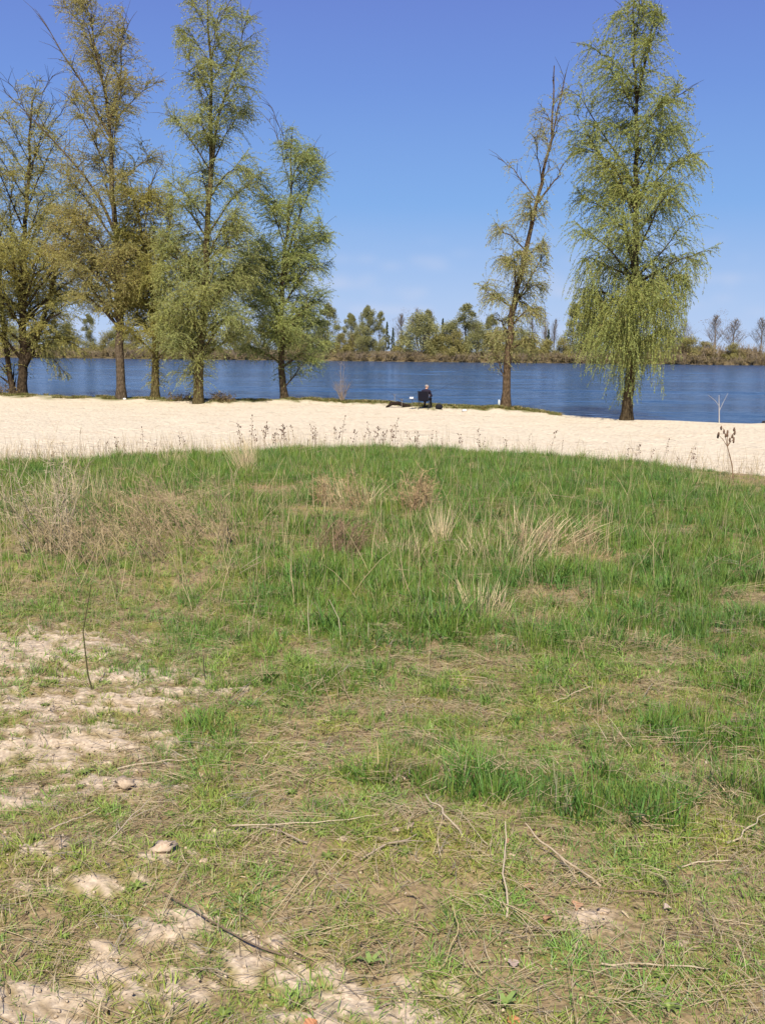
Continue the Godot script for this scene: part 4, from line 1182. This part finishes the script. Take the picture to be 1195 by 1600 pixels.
# ------------------------------------------------------------------ things in the meadow
func straw_tuft(x: float, d: float, n: int, h: float, spread: float, fan: float, lean: Vector3, label: String, col := Color(0.66, 0.54, 0.33), grp := "") -> void:
	var root := thing("dry_grass_tuft", P(x, d), label, "dry grass", grp)
	var b := MB.new()
	for k in n * 2:
		var az := rng.randf() * TAU
		var rr := spread * sqrt(rng.randf())
		var o := Vector3(cos(az) * rr, -0.02, sin(az) * rr)
		var dir := (Vector3.UP + lean + Vector3(cos(az), 0, sin(az)) * fan * rng.randf() + Vector3(rng.randfn(), 0, rng.randfn()) * 0.12).normalized()
		var hh := h * rng.randf_range(0.4, 1.1)
		var sag := Vector3(dir.x, -0.4, dir.z) * hh * rng.randf_range(0.0, 0.35)
		b.blade(PackedVector3Array([o, o + dir * hh * 0.35, o + dir * hh * 0.7 + sag * 0.4, o + dir * hh + sag]), dir.cross(Vector3(rng.randfn(), 0.2, rng.randfn())).normalized(), rng.randf_range(0.0028, 0.0052), col * rng.randf_range(0.65, 1.1))
	part("blades", b.mesh(M.straw), root).set_meta("kind", "stuff")

func weed_clump(x: float, d: float, n: int, h: float, spread: float, lean: Vector3, col: Color, label: String) -> void:
	# withered fine-branched weeds
	var root := thing("withered_weed", P(x, d), label, "weed")
	var st := MB.new()
	var fine := MB.new()
	for k in n:
		var az := rng.randf() * TAU
		var o := Vector3(cos(az) * spread * sqrt(rng.randf()), -0.03, sin(az) * spread * 1.15 * sqrt(rng.randf()))
		o.y += height(x + o.x, d - o.z) - height(x, d)
		var dir := (Vector3.UP + lean * rng.randf_range(0.5, 1.5) + Vector3(rng.randfn(), 0, rng.randfn()) * 0.3).normalized()
		var hh := h * rng.randf_range(0.5, 1.1)
		var e := o + dir * hh
		st.tube(PackedVector3Array([o, o + dir * hh * 0.5 + Vector3(rng.randfn(), 0, rng.randfn()) * 0.02, e]), PackedFloat32Array([0.0035, 0.003, 0.0015]), 4, col * rng.randf_range(0.7, 1.2), false)
		for j in 14:
			var t := rng.randf_range(0.2, 1.0)
			var p := o.lerp(e, t)
			var bd := (dir * 0.7 + Vector3(rng.randfn(), rng.randfn() * 0.5, rng.randfn()) * 0.7).normalized()
			var bl := hh * rng.randf_range(0.1, 0.3)
			var sd := bd.cross(Vector3(rng.randfn(), rng.randfn(), rng.randfn())).normalized()
			fine.blade(PackedVector3Array([p, p + bd * bl * 0.5, p + bd * bl + Vector3.DOWN * 0.02]), sd, 0.0032, col * rng.randf_range(0.7, 1.25))
			for q in 3:
				var p2 := p + bd * bl * rng.randf_range(0.4, 1.0)
				var b2 := (bd + Vector3(rng.randfn(), rng.randfn(), rng.randfn()) * 0.8).normalized()
				fine.blade(PackedVector3Array([p2, p2 + b2 * bl * 0.25, p2 + b2 * bl * 0.45]), sd, 0.003, col * rng.randf_range(0.8, 1.3))
	part("stalks", st.mesh(M.weed), root).set_meta("kind", "stuff")
	part("twiglets", fine.mesh(M.weed), root).set_meta("kind", "stuff")

func seed_weed(h: float, heads: int, branchy: float, col: Color) -> Array:   # [stem mesh, head mesh]
	var st := MB.new()
	var hd := MB.new()
	var bend := Vector3(rng.randf_range(-0.25, 0.25), 0, rng.randf_range(-0.2, 0.2))
	var pts := PackedVector3Array()
	for i in 5:
		var t := i / 4.0
		pts.append(Vector3(0, h * t, 0) + bend * h * t * t + Vector3(0, -0.04 if i == 0 else 0.0, 0))
	st.tube(pts, PackedFloat32Array([0.004, 0.0034, 0.0028, 0.0024, 0.0016]), 4, col, false)
	for k in heads:
		var t := rng.randf_range(0.45, 1.0)
		var o := along(Array(pts), t)
		var dir := Vector3(rng.randfn(), rng.randf_range(0.4, 1.6), rng.randfn()).normalized()
		var e := o + dir * h * branchy * rng.randf_range(0.4, 1.0) * (1.15 - t * 0.6)
		st.tube(PackedVector3Array([o, e]), PackedFloat32Array([0.0026, 0.0018]), 3, col, false)
		var r := rng.randf_range(0.007, 0.0135)
		hd.lump(e, Vector3(r, r * rng.randf_range(1.0, 1.9), r) * 0.8, 7, 0.5, nz2, col * rng.randf_range(0.5, 0.9))
	return [st.mesh(M.weed), hd.mesh(M.weed)]

func meadow_things() -> void:
	rng.seed = 404
	# tufts and patches of last year's grass
	straw_tuft(-1.72, 12.45, 110, 0.56, 0.12, 0.25, Vector3(-0.22, 0, 0), "tall pale straw sheaf standing out of the green near the crest")
	straw_tuft(-2.95, 13.7, 46, 0.3, 0.22, 0.2, Vector3(0.05, 0, 0), "loose row of upright straw tips at the crest by the sand")
	straw_tuft(-3.2, 10.2, 70, 0.42, 0.42, 0.3, Vector3(-0.1, 0, 0), "thin upright straw stand above the big brown weed heap")
	straw_tuft(0.47, 7.9, 46, 0.42, 0.06, 0.25, Vector3(0.03, 0, 0), "narrow upright straw bundle right of the shaggy brown weed heads")
	straw_tuft(0.2, 7.5, 40, 0.22, 0.2, 0.8, Vector3(0.1, 0, 0), "low bleached straw swirl in front of the upright straw bundle")
	straw_tuft(0.92, 7.4, 80, 0.34, 0.35, 0.8, Vector3(0.1, 0, 0.1), "wide sprawling straw tuft in the middle of the mound")
	straw_tuft(1.62, 7.5, 180, 0.13, 0.26, 1.6, Vector3(0.0, 0, 0.2), "flattened orange-brown straw mat lying in the green grass", Color(0.5, 0.34, 0.2))
	straw_tuft(1.15, 6.35, 130, 0.14, 0.2, 1.5, Vector3(0, 0, 0.3), "small rounded straw mat below the orange-brown mat", Color(0.5, 0.37, 0.2))
	straw_tuft(0.6, 5.95, 60, 0.3, 0.2, 0.6, Vector3(-0.1, 0, 0), "leaning straw blades mixed with dark green grass")
	straw_tuft(0.95, 5.65, 90, 0.13, 0.22, 1.5, Vector3(0, 0, 0.3), "ragged straw patch at the foot of the mound", Color(0.5, 0.39, 0.22))
	straw_tuft(1.4, 5.3, 60, 0.18, 0.2, 1.0, Vector3(0.1, 0, 0.1), "short straw patch between short turf and dark grass on the right", Color(0.47, 0.36, 0.2))
	straw_tuft(-1.35, 10.7, 150, 0.1, 0.35, 1.8, Vector3(0, 0, 0.2), "flat reddish straw mat on the left of the mound top", Color(0.42, 0.27, 0.16))
	straw_tuft(-2.3, 9.9, 150, 0.1, 0.45, 1.8, Vector3(0, 0, 0.2), "flat reddish straw mat behind the big brown weed heap", Color(0.42, 0.27, 0.16))
	straw_tuft(-0.25, 9.7, 60, 0.34, 0.25, 0.9, Vector3(-0.1, 0, 0), "bent pale stalks nodding over on the mound")
	straw_tuft(1.35, 8.1, 70, 0.4, 0.3, 1.2, Vector3(0.5, 0, 0), "long straw stalks leaning right across the mound")
	straw_tuft(-2.75, 6.4, 70, 0.2, 0.4, 0.9, Vector3(0, 0, 0), "yellow dry grass in front of the big brown weed heap", Color(0.46, 0.37, 0.2))
	straw_tuft(1.35, 3.35, 50, 0.1, 0.12, 1.5, Vector3(0, 0, 0), "pale straw tuft beside the bright clump near the sticks", Color(0.5, 0.4, 0.23))
	# withered weeds
	weed_clump(-1.95, 7.8, 105, 0.58, 0.85, Vector3(-0.55, 0, 0.0), Color(0.34, 0.265, 0.155), "big grey-brown heap of withered weeds leaning to one side")
	weed_clump(-2.6, 7.6, 26, 0.85, 0.2, Vector3(-0.22, 0, 0.0), Color(0.42, 0.35, 0.24), "tallest grey weed stalks rising from the side of the weed heap")
	weed_clump(-0.38, 7.7, 70, 0.3, 0.24, Vector3(0.3, 0, 0.0), Color(0.22, 0.155, 0.095), "low dark reddish-brown weed bush in the middle of the mound")
	weed_clump(-0.4, 9.5, 36, 0.42, 0.3, Vector3(-0.2, 0, 0.0), Color(0.4, 0.29, 0.16), "fine rusty weed haze behind the low dark weed bush")
	weed_clump(0.32, 9.3, 40, 0.48, 0.14, Vector3(0.05, 0, 0.0), Color(0.38, 0.27, 0.15), "upright shaggy brown weed heads on the mound")
	weed_clump(1.35, 7.8, 30, 0.3, 0.35, Vector3(0.5, 0, 0.0), Color(0.34, 0.25, 0.15), "thin brown weeds leaning beside the orange-brown mat")
	# weed stalks with seed heads along the crest
	var protos := []
	for k in 7:
		var q := seed_weed([0.42, 0.5, 0.36, 0.55, 0.45, 0.3, 0.6][k], [9, 12, 7, 10, 14, 6, 8][k], [0.22, 0.18, 0.3, 0.14, 0.26, 0.3, 0.1][k], Color(0.21, 0.14, 0.1))
		protos.append(q)
	for i in 84:
		var x: float
		if i < 46: x = -2.3 + rng.randf() * 2.9
		elif i < 62: x = rng.randf_range(0.6, 3.0)
		elif i < 76: x = rng.randf_range(-5.6, -2.3)
		else: x = rng.randf_range(3.0, 4.4)
		var d := edge_d(x) + rng.randf_range(-0.5, 0.9)
		var o := thing("seed_head_stalk", P(x, d), "thin dry weed stalk with dark seed heads on the crest above the sand", "weed stalk", "dry weed stalks along the crest")
		var q: Array = protos[rng.randi() % 7]
		part("stem", q[0], o)
		part("seed_heads", q[1], o).set_meta("kind", "stuff")
		var s := rng.randf_range(0.5, 1.05) * (0.75 if x < -2.3 or x > 0.8 else 1.0)
		o.basis = Basis(Vector3.UP, rng.randf() * TAU) * Basis(Vector3.BACK, rng.randfn() * 0.1) * Basis.from_scale(Vector3(s, s, s))
	# the single larger plant by the sand on the right
	var lone := thing("teasel_plant", P(4.42, 12.45), "lone forked dead plant with brown oblong heads against open sand", "weed stalk")
	var lc := Color(0.2, 0.13, 0.085)
	var b := MB.new()
	var fork := Vector3(-0.06, 0.42, 0)
	b.tube(PackedVector3Array([Vector3(0.05, -0.05, 0), Vector3(0.01, 0.2, 0.0), fork]), PackedFloat32Array([0.009, 0.008, 0.006]), 6, lc)
	part("stem", b.mesh(M.weed), lone)
	for q in [[Vector3(-0.14, 0.66, 0.02), 3], [Vector3(-0.06, 0.6, -0.04), 2], [Vector3(0.03, 0.64, 0.0), 4], [Vector3(-0.2, 0.58, 0.0), 2], [Vector3(0.0, 0.52, 0.05), 2]]:
		b = MB.new()
		b.tube(PackedVector3Array([fork, fork.lerp(q[0], 0.5) + Vector3(0, 0.02, 0), q[0]]), PackedFloat32Array([0.005, 0.004, 0.003]), 5, lc)
		var br := part("branch", b.mesh(M.weed), lone)
		for k in q[1]:
			b = MB.new()
			var p: Vector3 = fork.lerp(q[0], 1.0 - k * 0.2) + Vector3(rng.randfn(), 0, rng.randfn()) * 0.012
			b.lump(p, Vector3(0.013, 0.028, 0.013), 9, 0.5, nz2, lc * 0.75)
			part("seed_head", b.mesh(M.weed), br)
	# one thin dark upright stem in the foreground on the left
	b = MB.new()
	b.tube(PackedVector3Array([Vector3(0.03, -0.05, 0), Vector3(0.0, 0.08, 0.0), Vector3(-0.02, 0.28, -0.02), Vector3(0.02, 0.5, -0.04)]), PackedFloat32Array([0.004, 0.004, 0.003, 0.002]), 5, Color(0.07, 0.07, 0.03))
	tag(part("dark_stem", b.mesh(M.weed), self), "single dark thin stem standing upright by the bare sand", "weed stalk").set("position", P(-1.38, 4.45))
	for q in [[-0.85, 4.6, 0.13, "short dark upright twig stub beside the sand patches"], [-0.4, 5.35, 0.26, "bleached straw stalk standing with a bent neighbour"], [-0.22, 5.3, 0.24, "second bleached stalk, curved, next to the straight one"]]:
		b = MB.new()
		var bend := 0.07 if q[1] == 5.3 else 0.01
		b.tube(PackedVector3Array([Vector3(0, -0.03, 0), Vector3(-0.01 - bend * 0.1, q[2] * 0.55, 0), Vector3(-bend, q[2], 0.0)]), PackedFloat32Array([0.003, 0.0025, 0.0015]), 5, Color(0.08, 0.06, 0.05) if q[1] == 4.6 else Color(0.5, 0.44, 0.3))
		tag(part(numbered("upright_stalk"), b.mesh(M.weed), self), q[3], "weed stalk").set("position", P(q[0], q[1]))

func stick(q: Array, thick: float, col: Color, label: String, twig := []) -> void:
	var r := thick * 0.7
	var o := P(q[0][0], q[0][1])
	var root := thing("dry_stick", o, label, "stick")
	var pts := PackedVector3Array()
	var rad := PackedFloat32Array()
	var ctl := []
	for p in q: ctl.append(P(p[0], p[1], p[2] + r * 0.7 + 0.008) - o)
	for i in 9:
		var t := i / 8.0
		pts.append(along(ctl, t) + Vector3(nz.get_noise_2d(t * 3.0, q[0][0] * 90.0), nz.get_noise_2d(t * 6.0, q[0][1] * 70.0) * 0.4, nz.get_noise_2d(t * 3.0, q[0][0] * 50.0)) * r * 4.0)
		rad.append(r * (1.0 - 0.5 * t) * (1.0 + 0.25 * nz2.get_noise_2d(t * 9.0, q[0][0] * 40.0)))
	var b := MB.new()
	b.tube(pts, rad, 7, col)
	part("stem", b.mesh(M.wood), root)
	if twig:
		b = MB.new()
		var s := along(ctl, twig[0])
		var e := P(twig[1], twig[2], twig[3]) - o
		b.tube(PackedVector3Array([s, s.lerp(e, 0.5) + Vector3(0, 0.006, 0), e]), PackedFloat32Array([r * 0.6, r * 0.5, r * 0.25]), 6, col * 0.9)
		part("side_twig", b.mesh(M.wood), root)

func foreground() -> void:
	rng.seed = 808
	var pale := Color(0.57, 0.49, 0.35)
	var grey := Color(0.42, 0.35, 0.27)
	stick([[0.68, 2.78, 0.0], [0.6, 2.9, 0.015], [0.53, 3.01, 0.03], [0.485, 3.08, 0.045]], 0.0065, Color(0.54, 0.45, 0.31), "longest pale stick, propped with a side twig, in front of bright grass", [0.45, 0.62, 2.8, 0.005])
	stick([[0.275, 3.03, 0.0], [0.23, 3.15, 0.025], [0.2, 3.22, 0.035], [0.16, 3.29, 0.03]], 0.006, pale, "curved bleached straw stem lying against the bright grass clump")
	stick([[0.375, 2.62, 0.0], [0.38, 2.75, 0.05], [0.395, 2.87, 0.09], [0.4, 2.93, 0.12]], 0.0048, pale, "slim bleached stick leaning up out of the litter")
	stick([[0.35, 3.0, 0.0], [0.31, 3.1, 0.015], [0.27, 3.2, 0.03]], 0.0032, pale, "short thin straw beside the leaning bleached stick")
	stick([[-0.05, 2.91, 0.0], [0.03, 2.97, 0.008], [0.13, 3.05, 0.004]], 0.0055, grey, "grey forked twig lying on the litter near the sand clods", [0.55, 0.17, 3.02, 0.006])
	stick([[-0.5, 3.1, 0.01], [-0.3, 3.12, 0.01], [-0.15, 3.14, 0.008], [0.0, 3.17, 0.004]], 0.0045, pale, "long straight pale straw lying crosswise on the ground")
	stick([[-0.24, 2.99, 0.0], [-0.36, 3.08, 0.008], [-0.52, 3.13, 0.004]], 0.0045, grey, "thin brown twig beside the long crosswise straw")
	stick([[-0.19, 2.42, 0.004], [-0.36, 2.5, 0.01], [-0.52, 2.6, 0.012], [-0.64, 2.69, 0.02]], 0.005, Color(0.2, 0.155, 0.11), "dark curved twig lying along the sandy strip")
	stick([[0.97, 2.92, 0.004], [1.05, 2.94, 0.01], [1.14, 2.95, 0.006]], 0.004, pale, "short pale straw lying flat on the turf on the right")
	stick([[1.17, 3.07, 0.0], [1.26, 3.14, 0.02], [1.36, 3.22, 0.04]], 0.005, pale, "pale straw propped in the grass at the right")
	stick([[0.17, 2.39, 0.0], [0.2, 2.46, 0.02], [0.22, 2.53, 0.05], [0.21, 2.57, 0.07]], 0.0038, Color(0.48, 0.4, 0.22), "small curved straw stalk standing in short turf")
	stick([[-1.02, 3.62, 0.0], [-0.88, 3.66, 0.01], [-0.72, 3.7, 0.012]], 0.0048, pale, "pale stem lying across the edge of the big sand patch")
	stick([[-0.88, 2.97, 0.0], [-0.85, 3.1, 0.03], [-0.8, 3.24, 0.05]], 0.004, pale, "forked pale twig standing by a dark tuft", [0.5, -0.75, 3.2, 0.06])
	stick([[-1.1, 3.06, 0.0], [-1.04, 3.14, 0.008], [-0.98, 3.22, 0.012]], 0.0048, pale, "short thick pale straw on the left litter")
	stick([[0.42, 2.58, 0.004], [0.52, 2.56, 0.008], [0.64, 2.58, 0.004]], 0.004, grey, "thin grey straw lying below the brown leaves")
	stick([[0.62, 2.78, 0.004], [0.8, 2.76, 0.01], [0.92, 2.75, 0.004]], 0.004, Color(0.3, 0.22, 0.14), "dark brown twig at the thick end of the longest stick")
	stick([[0.6, 2.4, 0.004], [0.75, 2.38, 0.008], [0.88, 2.36, 0.004]], 0.004, pale, "pale straw lying on the bottom turf to the right")
	stick([[-0.72, 3.72, 0.0], [-0.5, 3.62, 0.015], [-0.3, 3.5, 0.008], [-0.2, 3.42, 0.002]], 0.0035, Color(0.45, 0.35, 0.2), "very long thin brown stalk lying slantwise through the litter")
	stick([[-0.55, 3.86, 0.004], [-0.4, 3.87, 0.008], [-0.25, 3.87, 0.006]], 0.0035, pale, "thin pale straw lying in the short turf above the litter")
	stick([[0.8, 4.4, 0.0], [0.9, 4.46, 0.02], [1.0, 4.5, 0.04]], 0.004, pale, "pale straw lying in the dry turf at mid right")
	# clods of sand and little stones
	for q in [[0.075, 3.54, 0.045, "pale sand clod sitting alone above the sticks"], [0.1, 3.12, 0.035, "pair-topping pale clod above the grey forked twig"], [0.055, 3.09, 0.025, "smaller pinkish clod next to the paler one above the forked twig"], [-0.12, 3.04, 0.028, "rounded sand clod below the long crosswise straw"], [-0.69, 2.94, 0.06, "broad flat sand clod in the left turf"], [-0.56, 2.92, 0.026, "small pale clod right of the broad flat one"], [0.43, 2.96, 0.022, "small beige stone behind the leaning bleached stick"], [0.52, 2.67, 0.027, "pale stone beside the brown curled leaf"], [0.84, 2.5, 0.034, "flat whitish stone in the turf on the right"], [-0.95, 3.45, 0.06, "low sand clod at the edge of the big sand patch"], [-0.28, 2.5, 0.035, "sand clod at the end of the dark curved twig"], [0.66, 2.66, 0.03, "greyish stone to the right of the brown curled leaf"]]:
		b_clod(q)
	# dead leaves
	var brown := Color(0.36, 0.22, 0.13)
	for q in [[0.46, 2.8, 0.045, brown, "lobed orange-brown dead leaf under the longest stick"], [0.585, 2.68, 0.05, Color(0.42, 0.25, 0.15), "curled reddish-brown leaf standing on edge"], [0.49, 2.62, 0.04, brown, "narrow orange leaf left of the curled leaf"], [0.33, 2.17, 0.05, Color(0.45, 0.2, 0.09), "rusty leaf at the very bottom among short turf"], [-0.2, 3.6, 0.03, Color(0.55, 0.33, 0.2), "small pinkish dead leaf in the turf above the litter"], [-0.55, 3.52, 0.03, brown, "small orange leaf below the long slanting stalk"], [-0.16, 2.16, 0.05, Color(0.42, 0.2, 0.1), "rusty leaf on the sand at the bottom edge"], [0.42, 3.02, 0.03, brown, "orange leaf scrap beside the small beige stone"], [0.85, 2.68, 0.04, Color(0.4, 0.32, 0.26), "grey withered leaf on the right turf"], [0.36, 2.4, 0.045, Color(0.42, 0.33, 0.27), "pale grey withered leaf near the bottom turf"], [1.72, 3.85, 0.04, Color(0.5, 0.26, 0.14), "orange dead leaf in the straw below the right-hand clump"]]:
		b_leaf(q)
	# two broad-leaved seedlings
	for q in [[0.32, 2.24, 0.055, "broad-leaved green seedling at the bottom beside the rusty leaf"], [-0.02, 2.42, 0.05, "pale green seedling rosette above the bottom sand patch"]]:
		var o := thing("seedling", P(q[0], q[1]), q[3], "plant")
		for k in 5:
			var az := k * 1.3 + 0.4
			var out: Vector3 = Vector3(cos(az), 0, sin(az)) * q[2] * rng.randf_range(0.5, 0.9)
			var b := MB.new()
			b.blade(PackedVector3Array([Vector3.ZERO, out * 0.3 + Vector3.UP * q[2] * 0.35, out * 0.75 + Vector3.UP * q[2] * 0.55, out * 1.1 + Vector3.UP * q[2] * 0.5]), out.cross(Vector3.UP).normalized(), q[2] * 0.34, Color(0.2, 0.28, 0.08) * rng.randf_range(0.85, 1.1))
			part("leaf", b.mesh(M.grass), o)

func b_clod(q: Array) -> void:
	var b := MB.new()
	q[2] *= 0.6
	b.lump(Vector3(0, q[2] * 0.2, 0), Vector3(q[2], q[2] * 0.5, q[2] * 0.75), 18, 0.8, nz2, Color(0.62, 0.5, 0.37) * rng.randf_range(0.9, 1.05), Basis(Vector3.UP, rng.randf() * 3.0))
	tag(part(numbered("sand_clod" if not "stone" in q[4 - 1] else "small_stone"), b.mesh(M.stone), self), q[3], "clod" if not "stone" in q[3] else "stone").set("position", P(q[0], q[1]))

func b_leaf(q: Array) -> void:
	var root := thing("dead_leaf", P(q[0], q[1], 0.006), q[4], "leaf")
	var b := MB.new()
	var s: float = q[2] * 0.8
	var bs := Basis.from_euler(Vector3(rng.randf_range(-0.2, 0.6), rng.randf() * TAU, rng.randf_range(-0.3, 0.3)))
	var n := 8
	for i in n:
		for sd in [-1, 1]:
			var w := func(t: float): return s * 0.42 * pow(sin(PI * clampf(t, 0.02, 0.99)), 0.7) * (1.0 + 0.25 * sin(t * 24.0))
			var y := func(t: float, e: float): return s * (0.25 * e * e + 0.22 * sin(t * 2.6))
			var t0 := float(i) / n
			var t1 := float(i + 1) / n
			b.quad(bs * Vector3(0, y.call(t0, 0.0), (t0 - 0.5) * s), bs * Vector3(sd * w.call(t0), y.call(t0, 1.0), (t0 - 0.5) * s), bs * Vector3(sd * w.call(t1), y.call(t1, 1.0), (t1 - 0.5) * s), bs * Vector3(0, y.call(t1, 0.0), (t1 - 0.5) * s), (q[3] as Color) * rng.randf_range(0.85, 1.1))
	part("blade", b.mesh(M.straw), root)
	b = MB.new()
	b.tube(PackedVector3Array([bs * Vector3(0, s * 0.12, 0.5 * s), bs * Vector3(0, s * 0.14, 0.85 * s)]), PackedFloat32Array([0.0012, 0.0008]), 4, (q[3] as Color) * 0.7)
	part("stalk", b.mesh(M.straw), root)

func bank_things() -> void:
	rng.seed = 1212
	# bare bush by the bank
	var bush := thing("bare_bush", P(-2.5, 59.2), "small leafless reddish bush on the bank between pale willow and angler", "bush")
	for k in 12:
		var b := MB.new()
		var az := rng.randf() * TAU
		var dir := Vector3(cos(az) * 0.45, 1.0, sin(az) * 0.45).normalized()
		var h := rng.randf_range(0.8, 1.5) if k > 1 else 2.4
		if k < 2: dir = Vector3(0.06 - 0.1 * k, 1, 0).normalized()
		var e := dir * h
		b.tube(PackedVector3Array([Vector3(0, -0.1, 0), e * 0.5 + Vector3(rng.randfn(), 0, rng.randfn()) * 0.05, e]), PackedFloat32Array([0.02, 0.012, 0.005]), 5, Color(0.3, 0.235, 0.175), false)
		for j in 9:
			var o := e * rng.randf_range(0.3, 0.95)
			b.tube(PackedVector3Array([o, o + (dir + Vector3(rng.randfn(), 0.3, rng.randfn()) * 0.6).normalized() * rng.randf_range(0.25, 0.6)]), PackedFloat32Array([0.007, 0.003]), 3, Color(0.3, 0.24, 0.18), false)
		part("stem", b.mesh(M.twig), bush)
	# forked pale dead sapling at the open shore
	var sap := thing("dead_sapling", P(15.75, 46.4), "thin bleached forked dead branch stuck upright at the open shore", "branch")
	var q := [[Vector3(0.05, -0.2, 0), Vector3(0.0, 0.5, 0), Vector3(-0.06, 1.3, 0)], [Vector3(0.0, 0.55, 0), Vector3(0.16, 0.95, 0), Vector3(0.34, 1.4, 0.05)], [Vector3(-0.02, 0.8, 0), Vector3(-0.25, 1.05, 0.05), Vector3(-0.6, 1.3, 0.1)]]
	for i in 3:
		var b := MB.new()
		b.tube(PackedVector3Array(q[i]), PackedFloat32Array([0.032, 0.022, 0.009] if i == 0 else [0.011, 0.009, 0.005]), 6, Color(0.62, 0.58, 0.53))
		part("stem" if i == 0 else "fork", b.mesh(M.wood), sap)
	# undergrowth at the feet of the left-hand willows
	for s in [[-24.6, 64.2, 1.5, 0.9, "tangled brown undergrowth round the foot of the many-stemmed willow"], [-11.9, 58.4, 1.1, 0.45, "small brown scrub between the short mossy and very tall slender willows"], [-9.4, 57.8, 0.9, 0.6, "little leafy scrub right of the very tall slender willow"], [-26.5, 64.0, 1.6, 1.0, "brown scrub beyond the many-stemmed willow"]]:
		var o := thing("bank_scrub", P(s[0], s[1]), s[4], "scrub")
		var b := MB.new()
		var lf := MB.new()
		for k in 70:
			var az := rng.randf() * TAU
			var p: Vector3 = Vector3(cos(az), 0, sin(az)) * s[2] * sqrt(rng.randf()) * 0.8
			p.y = height(s[0] + p.x, s[1] - p.z) - o.position.y - 0.05
			var e: Vector3 = p + Vector3(rng.randfn() * 0.35, 1.0, rng.randfn() * 0.35).normalized() * s[3] * rng.randf_range(0.4, 1.1)
			b.tube(PackedVector3Array([p, e]), PackedFloat32Array([0.009, 0.004]), 3, Color(0.22, 0.16, 0.11), false)
			for j in 8:
				var c: Vector3 = p.lerp(e, rng.randf()) + Vector3(rng.randfn(), rng.randfn(), rng.randfn()) * 0.05
				lf.tri(c, c + Vector3(rng.randfn(), rng.randfn(), rng.randfn()) * 0.06, c + Vector3(rng.randfn(), rng.randfn(), rng.randfn()) * 0.06, Color(0.2, 0.15, 0.07) * rng.randf_range(0.7, 1.2))
		part("stems", b.mesh(M.twig), o).set_meta("kind", "stuff")
		part("leaves", lf.mesh(M.leaf), o).set_meta("kind", "stuff")

# ------------------------------------------------------------------ sky
func sky_image() -> Image:
	var w := 1024
	var h := 512
	var im := Image.create(w, h, false, Image.FORMAT_RGBF)
	var stops := [[0.0, Color(0.52, 0.65, 0.89)], [3.0, Color(0.42, 0.58, 0.87)], [8.0, Color(0.235, 0.44, 0.83)], [14.0, Color(0.175, 0.315, 0.735)], [20.0, Color(0.145, 0.225, 0.63)], [40.0, Color(0.09, 0.18, 0.53)], [90.0, Color(0.06, 0.13, 0.42)]]
	for j in h:
		var el := 90.0 - 180.0 * (j + 0.5) / h
		var c: Color = stops[0][1]
		for i in stops.size() - 1:
			if el >= stops[i][0]:
				c = (stops[i][1] as Color).lerp(stops[i + 1][1], clampf((el - stops[i][0]) / (stops[i + 1][0] - stops[i][0]), 0.0, 1.0))
		if el < 0.0: c = Color(0.3, 0.32, 0.3)
		for i in w:
			var o := c
			if el > 0.5 and el < 7.0:   # thin flat streaks of cloud low over the horizon
				var a := TAU * i / w
				var s := nz.get_noise_3d(cos(a) * 9.0, el * 1.5, sin(a) * 9.0) + 0.4 * nz2.get_noise_3d(cos(a) * 20.0, el * 4.0, sin(a) * 20.0)
				var k := smoothstep(0.02, 0.5, s) * smoothstep(0.5, 1.5, el) * smoothstep(7.0, 3.5, el) * 0.5
				o = c.lerp(Color(0.62, 0.68, 0.86), k)
			im.set_pixel(i, j, Color(o.r, o.g, o.b) * (1.0 / 1.42))
	return im

func _ready() -> void:
	nz.seed = 3
	nz.frequency = 1.0
	nz.fractal_octaves = 3
	nz2.seed = 12
	nz2.frequency = 1.0
	nz2.fractal_octaves = 2
	# camera
	var cam := Camera3D.new()
	cam.name = "camera"
	cam.fov = 55.0
	cam.near = 0.05
	cam.far = 9000.0
	cam.position = Vector3(0, 1.62, 0)
	cam.basis = Basis(Vector3.RIGHT, deg_to_rad(-9.31)) * Basis(Vector3.BACK, deg_to_rad(0.6))
	add_child(cam)
	cam.current = true
	# sky and exposure
	var env := Environment.new()
	env.background_mode = Environment.BG_SKY
	var pano := PanoramaSkyMaterial.new()
	pano.panorama = ImageTexture.create_from_image(sky_image())
	var sky := Sky.new()
	sky.sky_material = pano
	env.sky = sky
	env.tonemap_mode = Environment.TONE_MAPPER_LINEAR
	env.tonemap_exposure = 1.42
	env.sdfgi_enabled = true
	env.ssao_enabled = true
	env.ssil_enabled = true
	var we := WorldEnvironment.new()
	we.name = "world_environment"
	we.environment = env
	add_child(we)
	# sun: high, behind the viewer and a little to the left
	var sun := DirectionalLight3D.new()
	sun.name = "sun"
	sun.light_energy = 1.6
	sun.light_color = Color(1.0, 0.955, 0.88)
	sun.light_angular_distance = 0.5
	sun.shadow_enabled = true
	sun.rotation_degrees = Vector3(-49.0, -7.0, 0.0)
	add_child(sun)
	materials()
	terrain()
	river()
	far_wood()
	near_trees()
	bank_things()
	angler()
	grass()
	litter()
	meadow_things()
	foreground()
